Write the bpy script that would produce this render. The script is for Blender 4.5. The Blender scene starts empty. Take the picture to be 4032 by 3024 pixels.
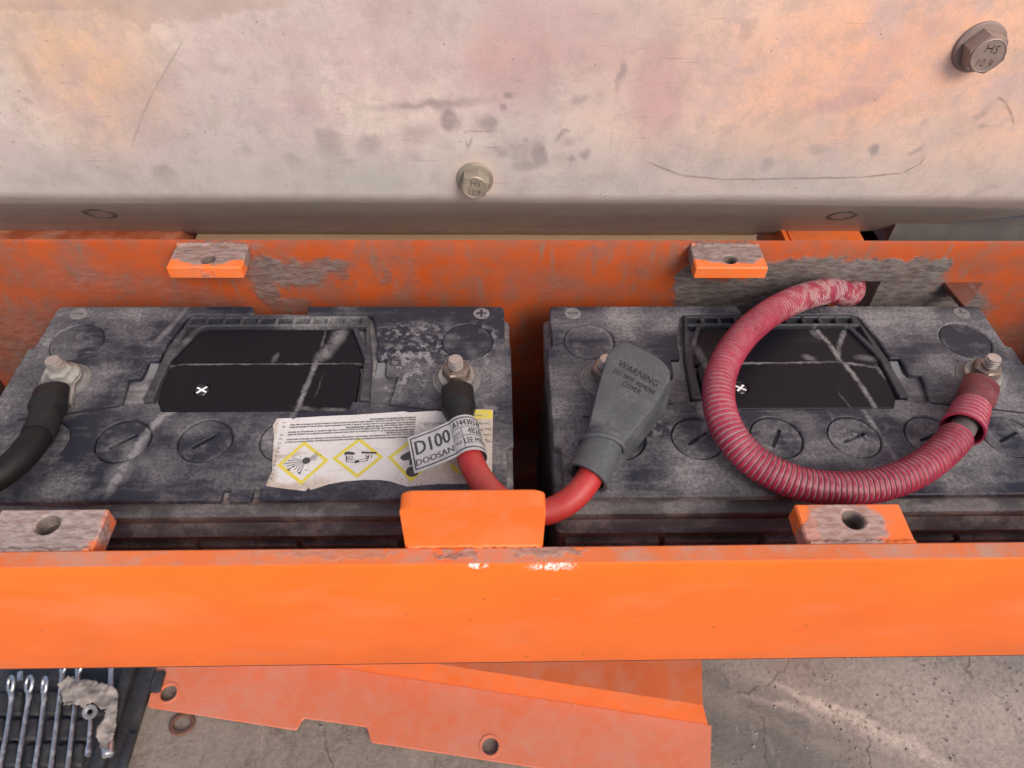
import bpy, bmesh, math, random
from math import sin, cos, pi, radians, hypot, atan2
from mathutils import Vector, Matrix, noise
from mathutils.geometry import tessellate_polygon

random.seed(7)
scene = bpy.context.scene
COL = scene.collection
MM = 0.001                      # every size below is written in millimetres
# frame: X along the box, Y away from the viewer, Z up; Z = 0 is the top of the battery lids
ZG = -550.0                     # ground

# ------------------------------------------------------------------ camera
cam_d = bpy.data.cameras.new('camera')
cam = bpy.data.objects.new('camera', cam_d); COL.objects.link(cam)
_r, _u, _f = [[0.999626, -0.0209198, 0.0176144], [0.0034966, 0.7365689, 0.6763535], [0.0271234, 0.676039, -0.7363665]]
cam.matrix_world = Matrix(((_r[0], _u[0], -_f[0], (316.825, -242.856, 362.122)[0]*MM), (_r[1], _u[1], -_f[1], (316.825, -242.856, 362.122)[1]*MM),
                           (_r[2], _u[2], -_f[2], (316.825, -242.856, 362.122)[2]*MM), (0, 0, 0, 1)))
cam_d.sensor_width = 36; cam_d.lens = 26.04; cam_d.clip_start = 0.01; cam_d.clip_end = 200
cam_d.dof.use_dof = True; cam_d.dof.focus_distance = 0.50; cam_d.dof.aperture_fstop = 13
scene.camera = cam

# ------------------------------------------------------------------ world and sun (soft, from the viewer's side)
SUN_EL, SUN_AZ = radians(40), radians(150)     # azimuth clockwise from +Y
w = bpy.data.worlds.new('World'); scene.world = w; w.use_nodes = True
nt = w.node_tree; bg = nt.nodes['Background']
sky = nt.nodes.new('ShaderNodeTexSky'); sky.sky_type = 'NISHITA'; sky.sun_disc = False
sky.sun_elevation = SUN_EL; sky.sun_rotation = SUN_AZ
sky.air_density = 1.0; sky.dust_density = 4.0; sky.ozone_density = 1.0
nt.links.new(sky.outputs[0], bg.inputs[0]); bg.inputs[1].default_value = 0.13
sd = bpy.data.lights.new('sun', 'SUN'); sd.energy = 1.25; sd.angle = radians(24); sd.color = (1.0, 0.95, 0.88)
so = bpy.data.objects.new('sun', sd); COL.objects.link(so)
sdir = Vector((sin(SUN_AZ)*cos(SUN_EL), cos(SUN_AZ)*cos(SUN_EL), sin(SUN_EL)))
so.rotation_euler = sdir.to_track_quat('Z', 'Y').to_euler(); so.location = sdir*3
scene.view_settings.view_transform = 'Standard'; scene.view_settings.look = 'None'
scene.view_settings.exposure = 0.50; scene.view_settings.gamma = 1
scene.render.engine = 'CYCLES'
scene.cycles.max_bounces = 8; scene.cycles.use_denoising = True

# ------------------------------------------------------------------ material helper
class N:
    def __init__(s, name):
        s.m = bpy.data.materials.new(name); s.m.use_nodes = True; s.t = s.m.node_tree
        s.b = s.t.nodes['Principled BSDF']
        tc = s.n('ShaderNodeTexCoord')
        v = s.n('ShaderNodeVectorMath'); v.operation = 'SCALE'; v.inputs[3].default_value = 1000
        s.l(tc.outputs['Object'], v.inputs[0]); s.co = v.outputs[0]     # object coordinates in mm
    def n(s, k): return s.t.nodes.new(k)
    def l(s, a, b): s.t.links.new(a, b)
    def put(s, sock, v):
        if hasattr(v, 'is_linked') or isinstance(v, bpy.types.NodeSocket): s.l(v, sock)
        elif isinstance(v, (tuple, list)):
            sock.default_value = tuple(v)+((1,) if len(v) == 3 and len(sock.default_value) == 4 else ())
        else: sock.default_value = v
    def noise(s, scale, detail=4, rough=.55, vec=None, dist=0, stretch=None, off=0, rot=None):
        """scale = size of a feature in mm"""
        m = s.n('ShaderNodeMapping'); s.l(vec or s.co, m.inputs[0])
        st = stretch or (1, 1, 1)
        m.inputs['Scale'].default_value = tuple(1/(scale*q) for q in st)
        m.inputs['Location'].default_value = (off, off*1.7, off*.3)
        if rot: m.inputs['Rotation'].default_value = tuple(radians(q) for q in rot)
        t = s.n('ShaderNodeTexNoise'); t.inputs['Scale'].default_value = 1; t.inputs['Detail'].default_value = detail
        t.inputs['Roughness'].default_value = rough; t.inputs['Distortion'].default_value = dist
        s.l(m.outputs[0], t.inputs['Vector']); s.lastcol = t.outputs['Color']
        return t.outputs['Fac']
    def voro(s, scale, vec=None, off=0, feature='F1'):
        m = s.n('ShaderNodeMapping'); s.l(vec or s.co, m.inputs[0]); m.inputs['Scale'].default_value = (1/scale,)*3
        m.inputs['Location'].default_value = (off,)*3
        t = s.n('ShaderNodeTexVoronoi'); t.feature = feature; t.inputs['Scale'].default_value = 1
        s.l(m.outputs[0], t.inputs['Vector']); return t.outputs['Distance']
    def warp(s, amp, scale, detail=3, off=0):
        s.noise(scale, detail, off=off); c = s.lastcol
        a = s.n('ShaderNodeVectorMath'); a.operation = 'SUBTRACT'; s.l(c, a.inputs[0]); a.inputs[1].default_value = (.5, .5, .5)
        b = s.n('ShaderNodeVectorMath'); b.operation = 'SCALE'; s.l(a.outputs[0], b.inputs[0]); b.inputs[3].default_value = amp*2
        d = s.n('ShaderNodeVectorMath'); s.l(s.co, d.inputs[0]); s.l(b.outputs[0], d.inputs[1]); return d.outputs[0]
    def rng(s, v, a, b, c=0., d=1., smooth=True):
        r = s.n('ShaderNodeMapRange'); r.interpolation_type = 'SMOOTHSTEP' if smooth else 'LINEAR'
        s.put(r.inputs[0], v)
        for i, q in enumerate((a, b, c, d)): s.put(r.inputs[i+1], q)
        return r.outputs[0]
    def math(s, op, a, b=0.):
        m = s.n('ShaderNodeMath'); m.operation = op; s.put(m.inputs[0], a); s.put(m.inputs[1], b); return m.outputs[0]
    def mul(s, a, b): return s.math('MULTIPLY', a, b)
    def mx(s, a, b): return s.math('MAXIMUM', a, b)
    def add(s, a, b):
        m = s.n('ShaderNodeMath'); m.operation = 'ADD'; m.use_clamp = True; s.put(m.inputs[0], a); s.put(m.inputs[1], b); return m.outputs[0]
    def mix(s, f, a, b, mode='MIX'):
        m = s.n('ShaderNodeMix'); m.data_type = 'RGBA'; m.blend_type = mode
        s.put(m.inputs[0], f); s.put(m.inputs[6], a); s.put(m.inputs[7], b); return m.outputs[2]
    def blobs(s, items, axes='xy', soft=.4, vec=None):
        """union of ellipses (x, y, rx, ry, rot_deg, strength) in mm on the plane of the two axes"""
        out = None
        for it in items:
            x, y, rx, ry = it[:4]; ro = it[4] if len(it) > 4 else 0; st = it[5] if len(it) > 5 else 1.
            so_ = it[6] if len(it) > 6 else soft
            m = s.n('ShaderNodeMapping'); m.vector_type = 'TEXTURE'; s.l(vec or s.co, m.inputs[0])
            if axes == 'xy':
                m.inputs['Location'].default_value = (x, y, 0); m.inputs['Scale'].default_value = (rx, ry, 1e6)
                m.inputs['Rotation'].default_value = (0, 0, radians(ro))
            else:
                m.inputs['Location'].default_value = (x, 0, y); m.inputs['Scale'].default_value = (rx, 1e6, ry)
                m.inputs['Rotation'].default_value = (0, radians(-ro), 0)
            v = s.n('ShaderNodeVectorMath'); v.operation = 'LENGTH'; s.l(m.outputs[0], v.inputs[0])
            k = s.rng(v.outputs['Value'], 1+so_, max(0, 1-so_), 0., st)
            out = k if out is None else s.mx(out, k)
        return out
    def lines(s, pts, wd, axes='xy', st=1., soft=.5, vec=None):
        it = []
        for (a, b) in zip(pts, pts[1:]):
            L = hypot(b[0]-a[0], b[1]-a[1])
            it.append(((a[0]+b[0])/2, (a[1]+b[1])/2, L*.56, wd, math.degrees(atan2(b[1]-a[1], b[0]-a[0])), st))
        return s.blobs(it, axes, soft, vec)
    def attr(s, name):
        a = s.n('ShaderNodeAttribute'); a.attribute_name = name; return a.outputs['Fac']
    def sep(s, i):
        x = s.n('ShaderNodeSeparateXYZ'); s.l(s.co, x.inputs[0]); return x.outputs[i]
    def up(s, lo=.3, hi=.9):
        g = s.n('ShaderNodeNewGeometry'); x = s.n('ShaderNodeSeparateXYZ'); s.l(g.outputs['Normal'], x.inputs[0])
        return s.rng(x.outputs[2], lo, hi)
    def bump(s, h, strength=.3, dist=1.):
        b = s.n('ShaderNodeBump'); b.inputs['Strength'].default_value = strength; b.inputs['Distance'].default_value = dist*MM
        s.l(h, b.inputs['Height'])
        if getattr(s, 'lastb', None) is not None: s.l(s.lastb, b.inputs['Normal'])
        s.lastb = b.outputs[0]
    def done(s, col, rough=.5, metal=0., spec=.5, coat=0.):
        s.put(s.b.inputs['Base Color'], col); s.put(s.b.inputs['Roughness'], rough); s.put(s.b.inputs['Metallic'], metal)
        s.b.inputs['Specular IOR Level'].default_value = spec; s.b.inputs['Coat Weight'].default_value = coat
        s.b.inputs['Coat Roughness'].default_value = .12
        if getattr(s, 'lastb', None) is not None: s.l(s.lastb, s.b.inputs['Normal'])
        return s.m

ORANGE = (0.78, 0.150, 0.018); DUST = (0.255, 0.24, 0.243); GREYD = (0.105, 0.098, 0.095)

def mat_plastic(name, base, dust=.5, blobs=(), lines=(), off=0, rough=.55, crust=(), clean=(), big=45, tint=DUST, spots=0., spec=.3):
    n = N(name)
    wv = n.warp(6, 14, 4, off)
    a = n.rng(n.noise(big, 6, .68, off=off), .42, .66)
    f = n.rng(n.noise(2.2, 3, .7, off=off+3), .25, .75)
    sx = n.rng(n.noise(7, 4, .6, off=off+5, stretch=(7, 1, 1)), .4, .75)
    d = n.mul(n.add(n.mul(a, .75), n.mul(sx, .45)), dust)
    if blobs: d = n.add(d, n.blobs(blobs, 'xy', .75, wv))
    d = n.mul(d, n.math('ADD', n.mul(f, .75), .42))
    wl_ = n.warp(1.6, 5, 4, off+1)
    for pts, wd, st in lines: d = n.mx(d, n.mul(n.lines(pts, wd, 'xy', st, .85, wl_), n.mul(n.rng(f, 0, 1, .65, 1.05), n.rng(n.noise(6, 4, .7, off=off+12), .30, .55, .45, 1.))))
    if crust:
        c = n.mul(n.blobs(crust, 'xy', .8, wv), n.rng(n.noise(5, 5, .7, off=off+9), .48, .6)); d = n.mx(d, n.mul(c, 1.15))
    if clean: d = n.mul(d, n.math('SUBTRACT', 1., n.mul(n.blobs(clean, 'xy', .25, n.warp(3, 8, 3, off+2)), .8)))
    smr = n.mul(n.rng(n.noise(11, 5, .7, off=off+15, stretch=(2.6, .8, 1)), .56, .68), dust*.8); d = n.mx(d, n.mul(smr, f))
    d = n.rng(d, .07, .80, 0., .86, False)
    if spots:
        sp = n.rng(n.voro(9, off=off), .05, .1, spots, 0.); d = n.mx(d, sp)
    col = n.mix(d, base, tint)
    n.bump(n.noise(.9, 3, .6), .25, .25)
    n.bump(d, .3, .25)
    return n.done(col, n.rng(d, 0, .5, rough, .88), 0, spec)

def mat_plain(name, col, rough=.6, dust=.25, tint=DUST, off=0, metal=0., scale=20, bump=.2, spec=.5, updust=0.):
    n = N(name)
    a = n.rng(n.noise(scale, 5, .65, off=off), .38, .75); f = n.rng(n.noise(scale*.12, 3, .7, off=off+4), .3, .7)
    d = n.mul(n.mul(a, dust), n.math('ADD', n.mul(f, .8), .4))
    if updust: d = n.add(d, n.mul(n.mul(n.up(.2, .95), f), updust))
    n.bump(n.noise(1.1, 3, .6, off=off), bump, .25)
    met = n.mul(n.math('SUBTRACT', 1., d), metal) if metal else 0.
    return n.done(n.mix(d, col, tint), n.rng(d, 0, .6, rough, .85), met, spec)

def mat_orange(name, dirt=.2, tint=GREYD, blobs=(), axes='xz', off=0, rough=.32, gloss_noise=.1, soft=.12, base=ORANGE, white=(), dull=0., streak=0., warp=9, rub=(0.46, 0.20, 0.12), chips=0.):
    n = N(name)
    wv = n.warp(warp, 9, 5, off); f = n.rng(n.noise(1.6, 4, .7, off=off+2), .3, .7)
    big = n.noise(60, 5, .6, off=off)
    col = n.mix(n.rng(big, .3, .7), tuple(q*.93 for q in base), tuple(min(1, q*1.06) for q in base))
    if dull:
        dd = n.mul(n.rng(n.noise(26, 5, .65, off=off+6), .38, .66), dull); col = n.mix(n.mul(dd, n.rng(f, 0, 1, .6, 1.)), col, rub)
    if streak:
        st = n.rng(n.noise(8, 5, .65, off=off+8, stretch=(1, 1, 5)), .52, .72, 0, streak); col = n.mix(st, col, (.20, .12, .09))
    d = n.mul(n.rng(n.noise(22, 6, .68, off=off+1), .55, .66), dirt)
    if blobs: d = n.mx(d, n.blobs(blobs, axes, soft, wv))
    gcol = n.mix(n.rng(n.noise(3, 4, .7, off=off+5, stretch=(3, 1, 1)), .3, .7), tuple(q*.6 for q in tint), tuple(q*1.7 for q in tint))
    col = n.mix(n.mul(d, n.rng(f, 0, 1, .86, 1.)), col, gcol)
    if white:
        ww = n.mul(n.blobs(white, axes, .5, n.warp(5, 3, 4, 3)), n.rng(n.noise(2.2, 4, .7), .42, .52)); col = n.mix(ww, col, (.8, .72, .68))
    if chips:
        ch = n.rng(n.math('ADD', n.voro(26, off=off), n.mul(n.noise(3, 4, .7, off=off+4), .10)), .085, .10, 1., 0.); col = n.mix(n.mul(ch, .65), col, (.30, .075, .03))
        ch2 = n.mul(n.rng(n.noise(2.2, 3, .6, off=off+9, stretch=(9, 1, 1)), .70, .76), n.rng(n.noise(45, 3, off=off+5), .45, .6)); col = n.mix(n.mul(ch2, .7), col, (.90, .42, .22))
        ed = n.rng(n.math('ADD', n.sep(2), n.mul(n.noise(7, 5, .7, off=off), 9.)), -77., -80.5); col = n.mix(n.mul(ed, .75), col, (.72, .36, .26))
        sm = n.rng(n.noise(38, 5, .6, off=off+13, stretch=(2.2, 1, 1)), .48, .72); col = n.mix(n.mul(sm, .30), col, (.66, .25, .13))
    n.bump(n.mul(n.noise(2.2, 4, .7, off=off, stretch=(2.5, 1, 1)), d), .8, .9)
    n.bump(n.noise(1.2, 2, .5), .06, .2)
    r = n.mx(n.rng(big, .3, .7, rough, rough+gloss_noise), n.mul(d, .9))
    if dull: r = n.mx(r, n.mul(dd, .75))
    return n.done(col, r, 0, .5)

def mat_metal(name, col, rough=.35, dirt=.3, tint=(.16, .12, .09), off=0, scale=6):
    n = N(name)
    d = n.mul(n.rng(n.noise(scale, 5, .65, off=off), .4, .68), dirt)
    n.bump(n.noise(.8, 3, .6, off=off), .25, .2)
    return n.done(n.mix(d, col, tint), n.rng(d, 0, .6, rough, .8), n.rng(d, 0, .7, 1., .1), .5)

# ------------------------------------------------------------------ mesh helpers
class MB:
    def __init__(s): s.v = []; s.f = []; s.at = None
    def add(s, vs, fs):
        o = len(s.v); s.v += [tuple(v) for v in vs]; s.f += [tuple(i+o for i in q) for q in fs]; return s
    def box(s, x0, y0, z0, x1, y1, z1, c=.6):
        if c <= 0:
            return s.add([(x, y, z) for x in (x0, x1) for y in (y0, y1) for z in (z0, z1)],
                         [(0, 1, 3, 2), (4, 6, 7, 5), (0, 4, 5, 1), (2, 3, 7, 6), (0, 2, 6, 4), (1, 5, 7, 3)])
        b = bmesh.new(); bmesh.ops.create_cube(b, size=1)
        for v in b.verts: v.co = ((x0+x1)/2+v.co.x*(x1-x0), (y0+y1)/2+v.co.y*(y1-y0), (z0+z1)/2+v.co.z*(z1-z0))
        bmesh.ops.bevel(b, geom=b.edges[:], offset=c, segments=2, profile=.5, affect='EDGES', clamp_overlap=True)
        b.verts.index_update(); s.add([v.co[:] for v in b.verts], [[v.index for v in q.verts] for q in b.faces]); b.free(); return s
    def loft(s, loops, cap0=True, cap1=True, closed=True):
        o = len(s.v); k = len(loops[0])
        for lp in loops: s.v += [tuple(p) for p in lp]
        for i in range(len(loops)-1):
            for j in range(k if closed else k-1):
                a, b = o+i*k+j, o+i*k+(j+1) % k; s.f.append((a, b, b+k, a+k))
        if cap0: s.f.append(tuple(o+j for j in reversed(range(k))))
        if cap1: s.f.append(tuple(o+(len(loops)-1)*k+j for j in range(k)))
        return s
    def lathe(s, c, ax, prof, seg=24, rot=0., cap0=True, cap1=True):
        """prof: (radius, height) along axis ax from c"""
        ax = Vector(ax).normalized(); a = ax.orthogonal().normalized() if abs(ax.z) < .95 else Vector((1, 0, 0))
        a = (a-ax*a.dot(ax)).normalized(); b = ax.cross(a); c = Vector(c)
        return s.loft([[c+ax*h+(a*cos(rot+2*pi*j/seg)+b*sin(rot+2*pi*j/seg))*r for j in range(seg)] for r, h in prof], cap0, cap1)
    def tube(s, path, rad, seg=20, cap=True, prof=None, groove=None, squash=None):
        P = [Vector(p) for p in path]; n = len(P)
        T = [(P[min(i+1, n-1)]-P[max(i-1, 0)]).normalized() for i in range(n)]
        u = T[0].orthogonal().normalized(); u = Vector((0, 0, 1))-T[0]*T[0].z if abs(T[0].z) < .9 else u; u.normalize()
        loops = []
        for i in range(n):
            u = (u-T[i]*u.dot(T[i])).normalized(); v = T[i].cross(u); r = rad(i/(n-1)) if callable(rad) else rad
            q = squash(i/(n-1)) if squash else 1.
            loops.append([P[i]+(u*sin(2*pi*j/seg)*q+v*cos(2*pi*j/seg))*r for j in range(seg)])
        return s.loft(loops, cap, cap)
    def plate(s, outer, z0, z1, holes=(), c=.7):
        """flat plate with holes, its upper rim chamfered"""
        if area(outer) < 0: outer = outer[::-1]
        loops = [outer]+[h if area(h) < 0 else h[::-1] for h in holes]
        o = len(s.v); top = [offset(l, c) for l in loops]
        for z, ls in ((z0, loops), (z1-c, loops), (z1, top)):
            for l in ls: s.v += [(p[0], p[1], z) for p in l]
        tot = sum(len(l) for l in loops)
        tri = tessellate_polygon([[Vector((p[0], p[1], 0)) for p in l] for l in top])
        flat = [p for l in top for p in l]
        for t in tri:
            A, B, D = (flat[i] for i in t)
            cr = (B[0]-A[0])*(D[1]-A[1])-(B[1]-A[1])*(D[0]-A[0])
            if abs(cr) < 1e-9: continue
            if cr < 0: t = t[::-1]
            s.f.append(tuple(o+2*tot+i for i in t)); s.f.append(tuple(o+i for i in reversed(t)))
        k = 0
        for l in loops:
            m = len(l)
            for lv in (0, 1):
                for j in range(m):
                    a, b = o+lv*tot+k+j, o+lv*tot+k+(j+1) % m; s.f.append((a, b, b+tot, a+tot))
            k += m
        return s
    def map(s, fn): s.v = [tuple(fn(Vector(p))) for p in s.v]; return s
    def build(s, name, mat, parent=None, smooth=35, loc=None):
        me = bpy.data.meshes.new(name); me.from_pydata([(x*MM, y*MM, z*MM) for x, y, z in s.v], [], s.f); me.update()
        me.materials.append(mat)
        if smooth:
            me.polygons.foreach_set('use_smooth', [True]*len(me.polygons)); me.set_sharp_from_angle(angle=radians(smooth))
        if s.at:
            for k, vals in s.at.items():
                a = me.attributes.new(k, 'FLOAT', 'POINT'); a.data.foreach_set('value', vals)
        o = bpy.data.objects.new(name, me); COL.objects.link(o)
        if parent is not None: o.parent = parent
        if loc: o.location = Vector(loc)*MM
        return o

def area(p): return sum(p[i][0]*p[(i+1) % len(p)][1]-p[(i+1) % len(p)][0]*p[i][1] for i in range(len(p)))/2
def offset(p, d):
    n = len(p); out = []
    for i in range(n):
        a, b, c = p[i-1], p[i], p[(i+1) % n]
        e1 = (b[0]-a[0], b[1]-a[1]); e2 = (c[0]-b[0], c[1]-b[1]); l1 = hypot(*e1) or 1; l2 = hypot(*e2) or 1
        n1 = (-e1[1]/l1, e1[0]/l1); n2 = (-e2[1]/l2, e2[0]/l2); q = 1+n1[0]*n2[0]+n1[1]*n2[1]; q = max(q, .35)
        out.append((b[0]+d*(n1[0]+n2[0])/q, b[1]+d*(n1[1]+n2[1])/q))
    return out
def circle(x, y, r, n=36, ry=None): return [(x+r*cos(2*pi*i/n), y+(ry or r)*sin(2*pi*i/n)) for i in range(n)]
def rnd(p, r, n=4):
    """round the corners of a polygon"""
    out = []; m = len(p); rr = r if isinstance(r, (list, tuple)) else [r]*m
    for i in range(m):
        a, b, c = Vector(p[i-1][:2]), Vector(p[i][:2]), Vector(p[(i+1) % m][:2]); R = rr[i]
        if R <= 0: out.append(tuple(b)); continue
        d1 = (a-b); d2 = (c-b); k = min(R, d1.length*.48, d2.length*.48); s1 = b+d1.normalized()*k; s2 = b+d2.normalized()*k
        for j in range(n+1):
            t = j/n; out.append(tuple(s1*(1-t)**2+b*2*t*(1-t)+s2*t*t))
    return out
def rect(x0, y0, x1, y1): return [(x0, y0), (x1, y0), (x1, y1), (x0, y1)]
def catmull(pts, step=2.0):
    P = [Vector(p) for p in pts]; P = [P[0]*2-P[1]]+P+[P[-1]*2-P[-2]]; out = []
    for i in range(1, len(P)-2):
        a, b, c, d = P[i-1:i+3]; k = max(2, int((c-b).length/step))
        for j in range(k):
            t = j/k; out.append(.5*((2*b)+(c-a)*t+(2*a-5*b+4*c-d)*t*t+(3*b-a-3*c+d)*t**3))
    out.append(P[-2]); return out
def resample(path, step):
    P = [Vector(p) for p in path]; L = [0]
    for a, b in zip(P, P[1:]): L.append(L[-1]+(b-a).length)
    n = max(2, int(L[-1]/step)); out = []; j = 0
    for i in range(n+1):
        d = L[-1]*i/n
        while j < len(L)-2 and L[j+1] < d: j += 1
        t = (d-L[j])/max(1e-9, L[j+1]-L[j]); out.append(P[j].lerp(P[j+1], t))
    return out
_tc = {}
def text2d(txt, size, align='CENTER', res=2):
    """filled outline of a line of lettering as 2-D points and faces"""
    key = (txt, align, res)
    if key not in _tc:
        cu = bpy.data.curves.new('lettering', 'FONT'); cu.body = txt; cu.size = 1; cu.align_x = align; cu.align_y = 'CENTER'; cu.resolution_u = res
        ob = bpy.data.objects.new('lettering', cu); COL.objects.link(ob); bpy.context.view_layer.update()
        me = bpy.data.meshes.new_from_object(ob.evaluated_get(bpy.context.evaluated_depsgraph_get()))
        _tc[key] = ([v.co[:2] for v in me.vertices], [tuple(p.vertices) for p in me.polygons])
        bpy.data.objects.remove(ob); bpy.data.curves.remove(cu); bpy.data.meshes.remove(me)
    v, f = _tc[key]; return [(x*size, y*size) for x, y in v], f
def rings_tube(path, arcs, radii, seg):
    P = [Vector(p) for p in path]; L = [0]
    for a, b in zip(P, P[1:]): L.append(L[-1]+(b-a).length)
    out = []; j = 0
    for s_ in arcs:
        while j < len(L)-2 and L[j+1] < s_: j += 1
        t = (s_-L[j])/max(1e-9, L[j+1]-L[j]); out.append(P[j].lerp(P[j+1], t))
    m = MB(); m.tube(out, 1., seg, True)
    for i, c in enumerate(out):
        for k in range(seg):
            v = Vector(m.v[i*seg+k]); m.v[i*seg+k] = tuple(c+(v-c)*radii[i])
    return m, L[-1]
def text_on(mb, txt, size, fn, sx=1., align='CENTER', bold=0.):
    v, f = text2d(txt, size, align)
    for k in ((0,) if not bold else (-bold, bold)): mb.add([fn(x*sx+k, y) for x, y in v], f)
    return mb

def empty(name, loc=(0, 0, 0)):
    o = bpy.data.objects.new(name, None); COL.objects.link(o); o.location = Vector(loc)*MM; o.empty_display_size = .02; return o
def tag(o, label, cat, group=None):
    o['label'] = label; o['category'] = cat
    if group: o['group'] = group
    return o
def struct(o, kind='structure'): o['kind'] = kind; return o

# ------------------------------------------------------------------ ground
n = N('ground concrete')
_a = n.noise(70, 6, .65, dist=.6); _b = n.noise(6, 5, .72); _c = n.noise(1.8, 3, .75, off=4)
col = n.mix(n.rng(_a, .32, .68), (.14, .114, .098), (.255, .21, .18))
col = n.mix(n.mul(n.rng(_b, .38, .62), .7), col, (.27, .225, .196))
col = n.mix(n.mul(n.rng(_c, .52, .68), .32), col, (.07, .062, .06))
wv = n.warp(16, 30, 4, 2)
damp = n.blobs([(640.0, 81.3, 60, 14, -18, .9), (696.7, 43.0, 75, 14, -24, .95), (648.7, 8.3, 90, 26, -15, .9), (584.6, 34.4, 36, 32, 0, .8)], 'xy', .75, wv)
col = n.mix(n.mul(damp, n.rng(_b, .3, .65, .35, .8)), col, (.10, .096, .096))
sunlit_streak = n.blobs([(850, 45, 120, 70, -10, .5, .9), (770.3, 31.5, 120, 26, -28, .5, .9), (753.7, 47.3, 95, 9, -27, 1.), (799.2, 20.9, 70, 12, -30, .9), (669.5, 64.6, 50, 6, -20, .6), (914.9, 44.9, 90, 40, 20, .5)], 'xy', .7, wv)  # sunlit streak across the concrete, painted in as pale sandy colour
col = n.mix(n.mul(sunlit_streak, n.rng(_b, .3, .6, .4, 1.)), col, (.55, .43, .36))
crk = n.mul(n.rng(n.voro(150, vec=n.warp(22, 40, 4, 6), off=5, feature='DISTANCE_TO_EDGE'), .0, .012, 1., 0.), n.rng(n.noise(120, 2, off=3), .45, .55)); col = n.mix(n.mul(crk, .7), col, (.05, .045, .042))
scf = n.rng(n.noise(12, 5, .75, off=8, stretch=(1, 4, 1)), .55, .72); col = n.mix(n.mul(scf, .5), col, (.34, .285, .25))
n.bump(_a, .5, 6); n.bump(_b, .6, 2.2); n.bump(_c, .5, .8)
M_GROUND = n.done(col, .9, 0, .25)
mb = MB(); _n = 90
xs = [-12000, -4000, -1500]+[-700+2400*i/_n for i in range(_n+1)]+[3000, 6000, 12000]
ys = [-12000, -4000, -1200]+[-300+900*i/40 for i in range(41)]+[1500, 5000, 12000]
for y in ys:
    for x in xs:
        z = ZG+(noise.noise(Vector((x/90, y/90, 0)))*2.5+noise.noise(Vector((x/25, y/25, 3)))*1.0 if abs(x) < 2000 and abs(y) < 800 else 0)
        mb.v.append((x, y, z))
W_ = len(xs)
mb.f = [(j*W_+i, j*W_+i+1, (j+1)*W_+i+1, (j+1)*W_+i) for j in range(len(ys)-1) for i in range(W_-1)]
struct(mb.build('ground', M_GROUND, smooth=80))

# ------------------------------------------------------------------ steel panel behind the box
YP = 232.3
n = N('weathered steel plate')
_v = n.n('ShaderNodeVectorMath'); n.l(n.co, _v.inputs[0]); _v.inputs[1].default_value = (300, 232.3, 0); n.co = _v.outputs[0]
wv = n.warp(5, 16, 4)
base = n.mix(n.rng(n.noise(130, 4, .55, off=3), .35, .65), (.61, .535, .515), (.74, .625, .575))
peach = n.blobs([(583.6, 167.2, 140, 80, 20, .9), (462.3, 156.0, 70, 70, 0, .45), (56.4, 162.5, 35, 62, 0, .75), (659.5, 141.6, 80, 90, 0, .7)], 'xz', 1., wv)  # orange reflected in the plate, painted in as peach tint
base = n.mix(n.mul(peach, 1.), base, (.86, .47, .30)); yel = n.blobs([(56.5, 167.4, 45, 60, 0, .8)], 'xz', .9, wv); base = n.mix(n.mul(yel, .5), base, (.80, .58, .36))
vio = n.rng(n.noise(48, 6, .68, off=21), .44, .64); base = n.mix(n.mul(vio, .62), base, (.58, .44, .46))
pink = n.blobs([(333.3, 156.9, 34, 34, 15, .95, .45), (362.0, 172.1, 62, 40, -20, .6, .8), (427.9, 133.3, 18, 42, 5, .9, .6), (556.6, 126.4, 24, 7, 15, .9, .5), (307.2, 184.9, 120, 60, 0, .3, .9), (577.8, 161.1, 30, 10, 40, .5, .8)], 'xz', .6, wv)  # reddish stains, with some reflected orange painted in as pink
base = n.mix(n.mul(pink, .8), base, (.58, .36, .36))
wv2 = n.warp(5, 7, 5, 5)
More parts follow.
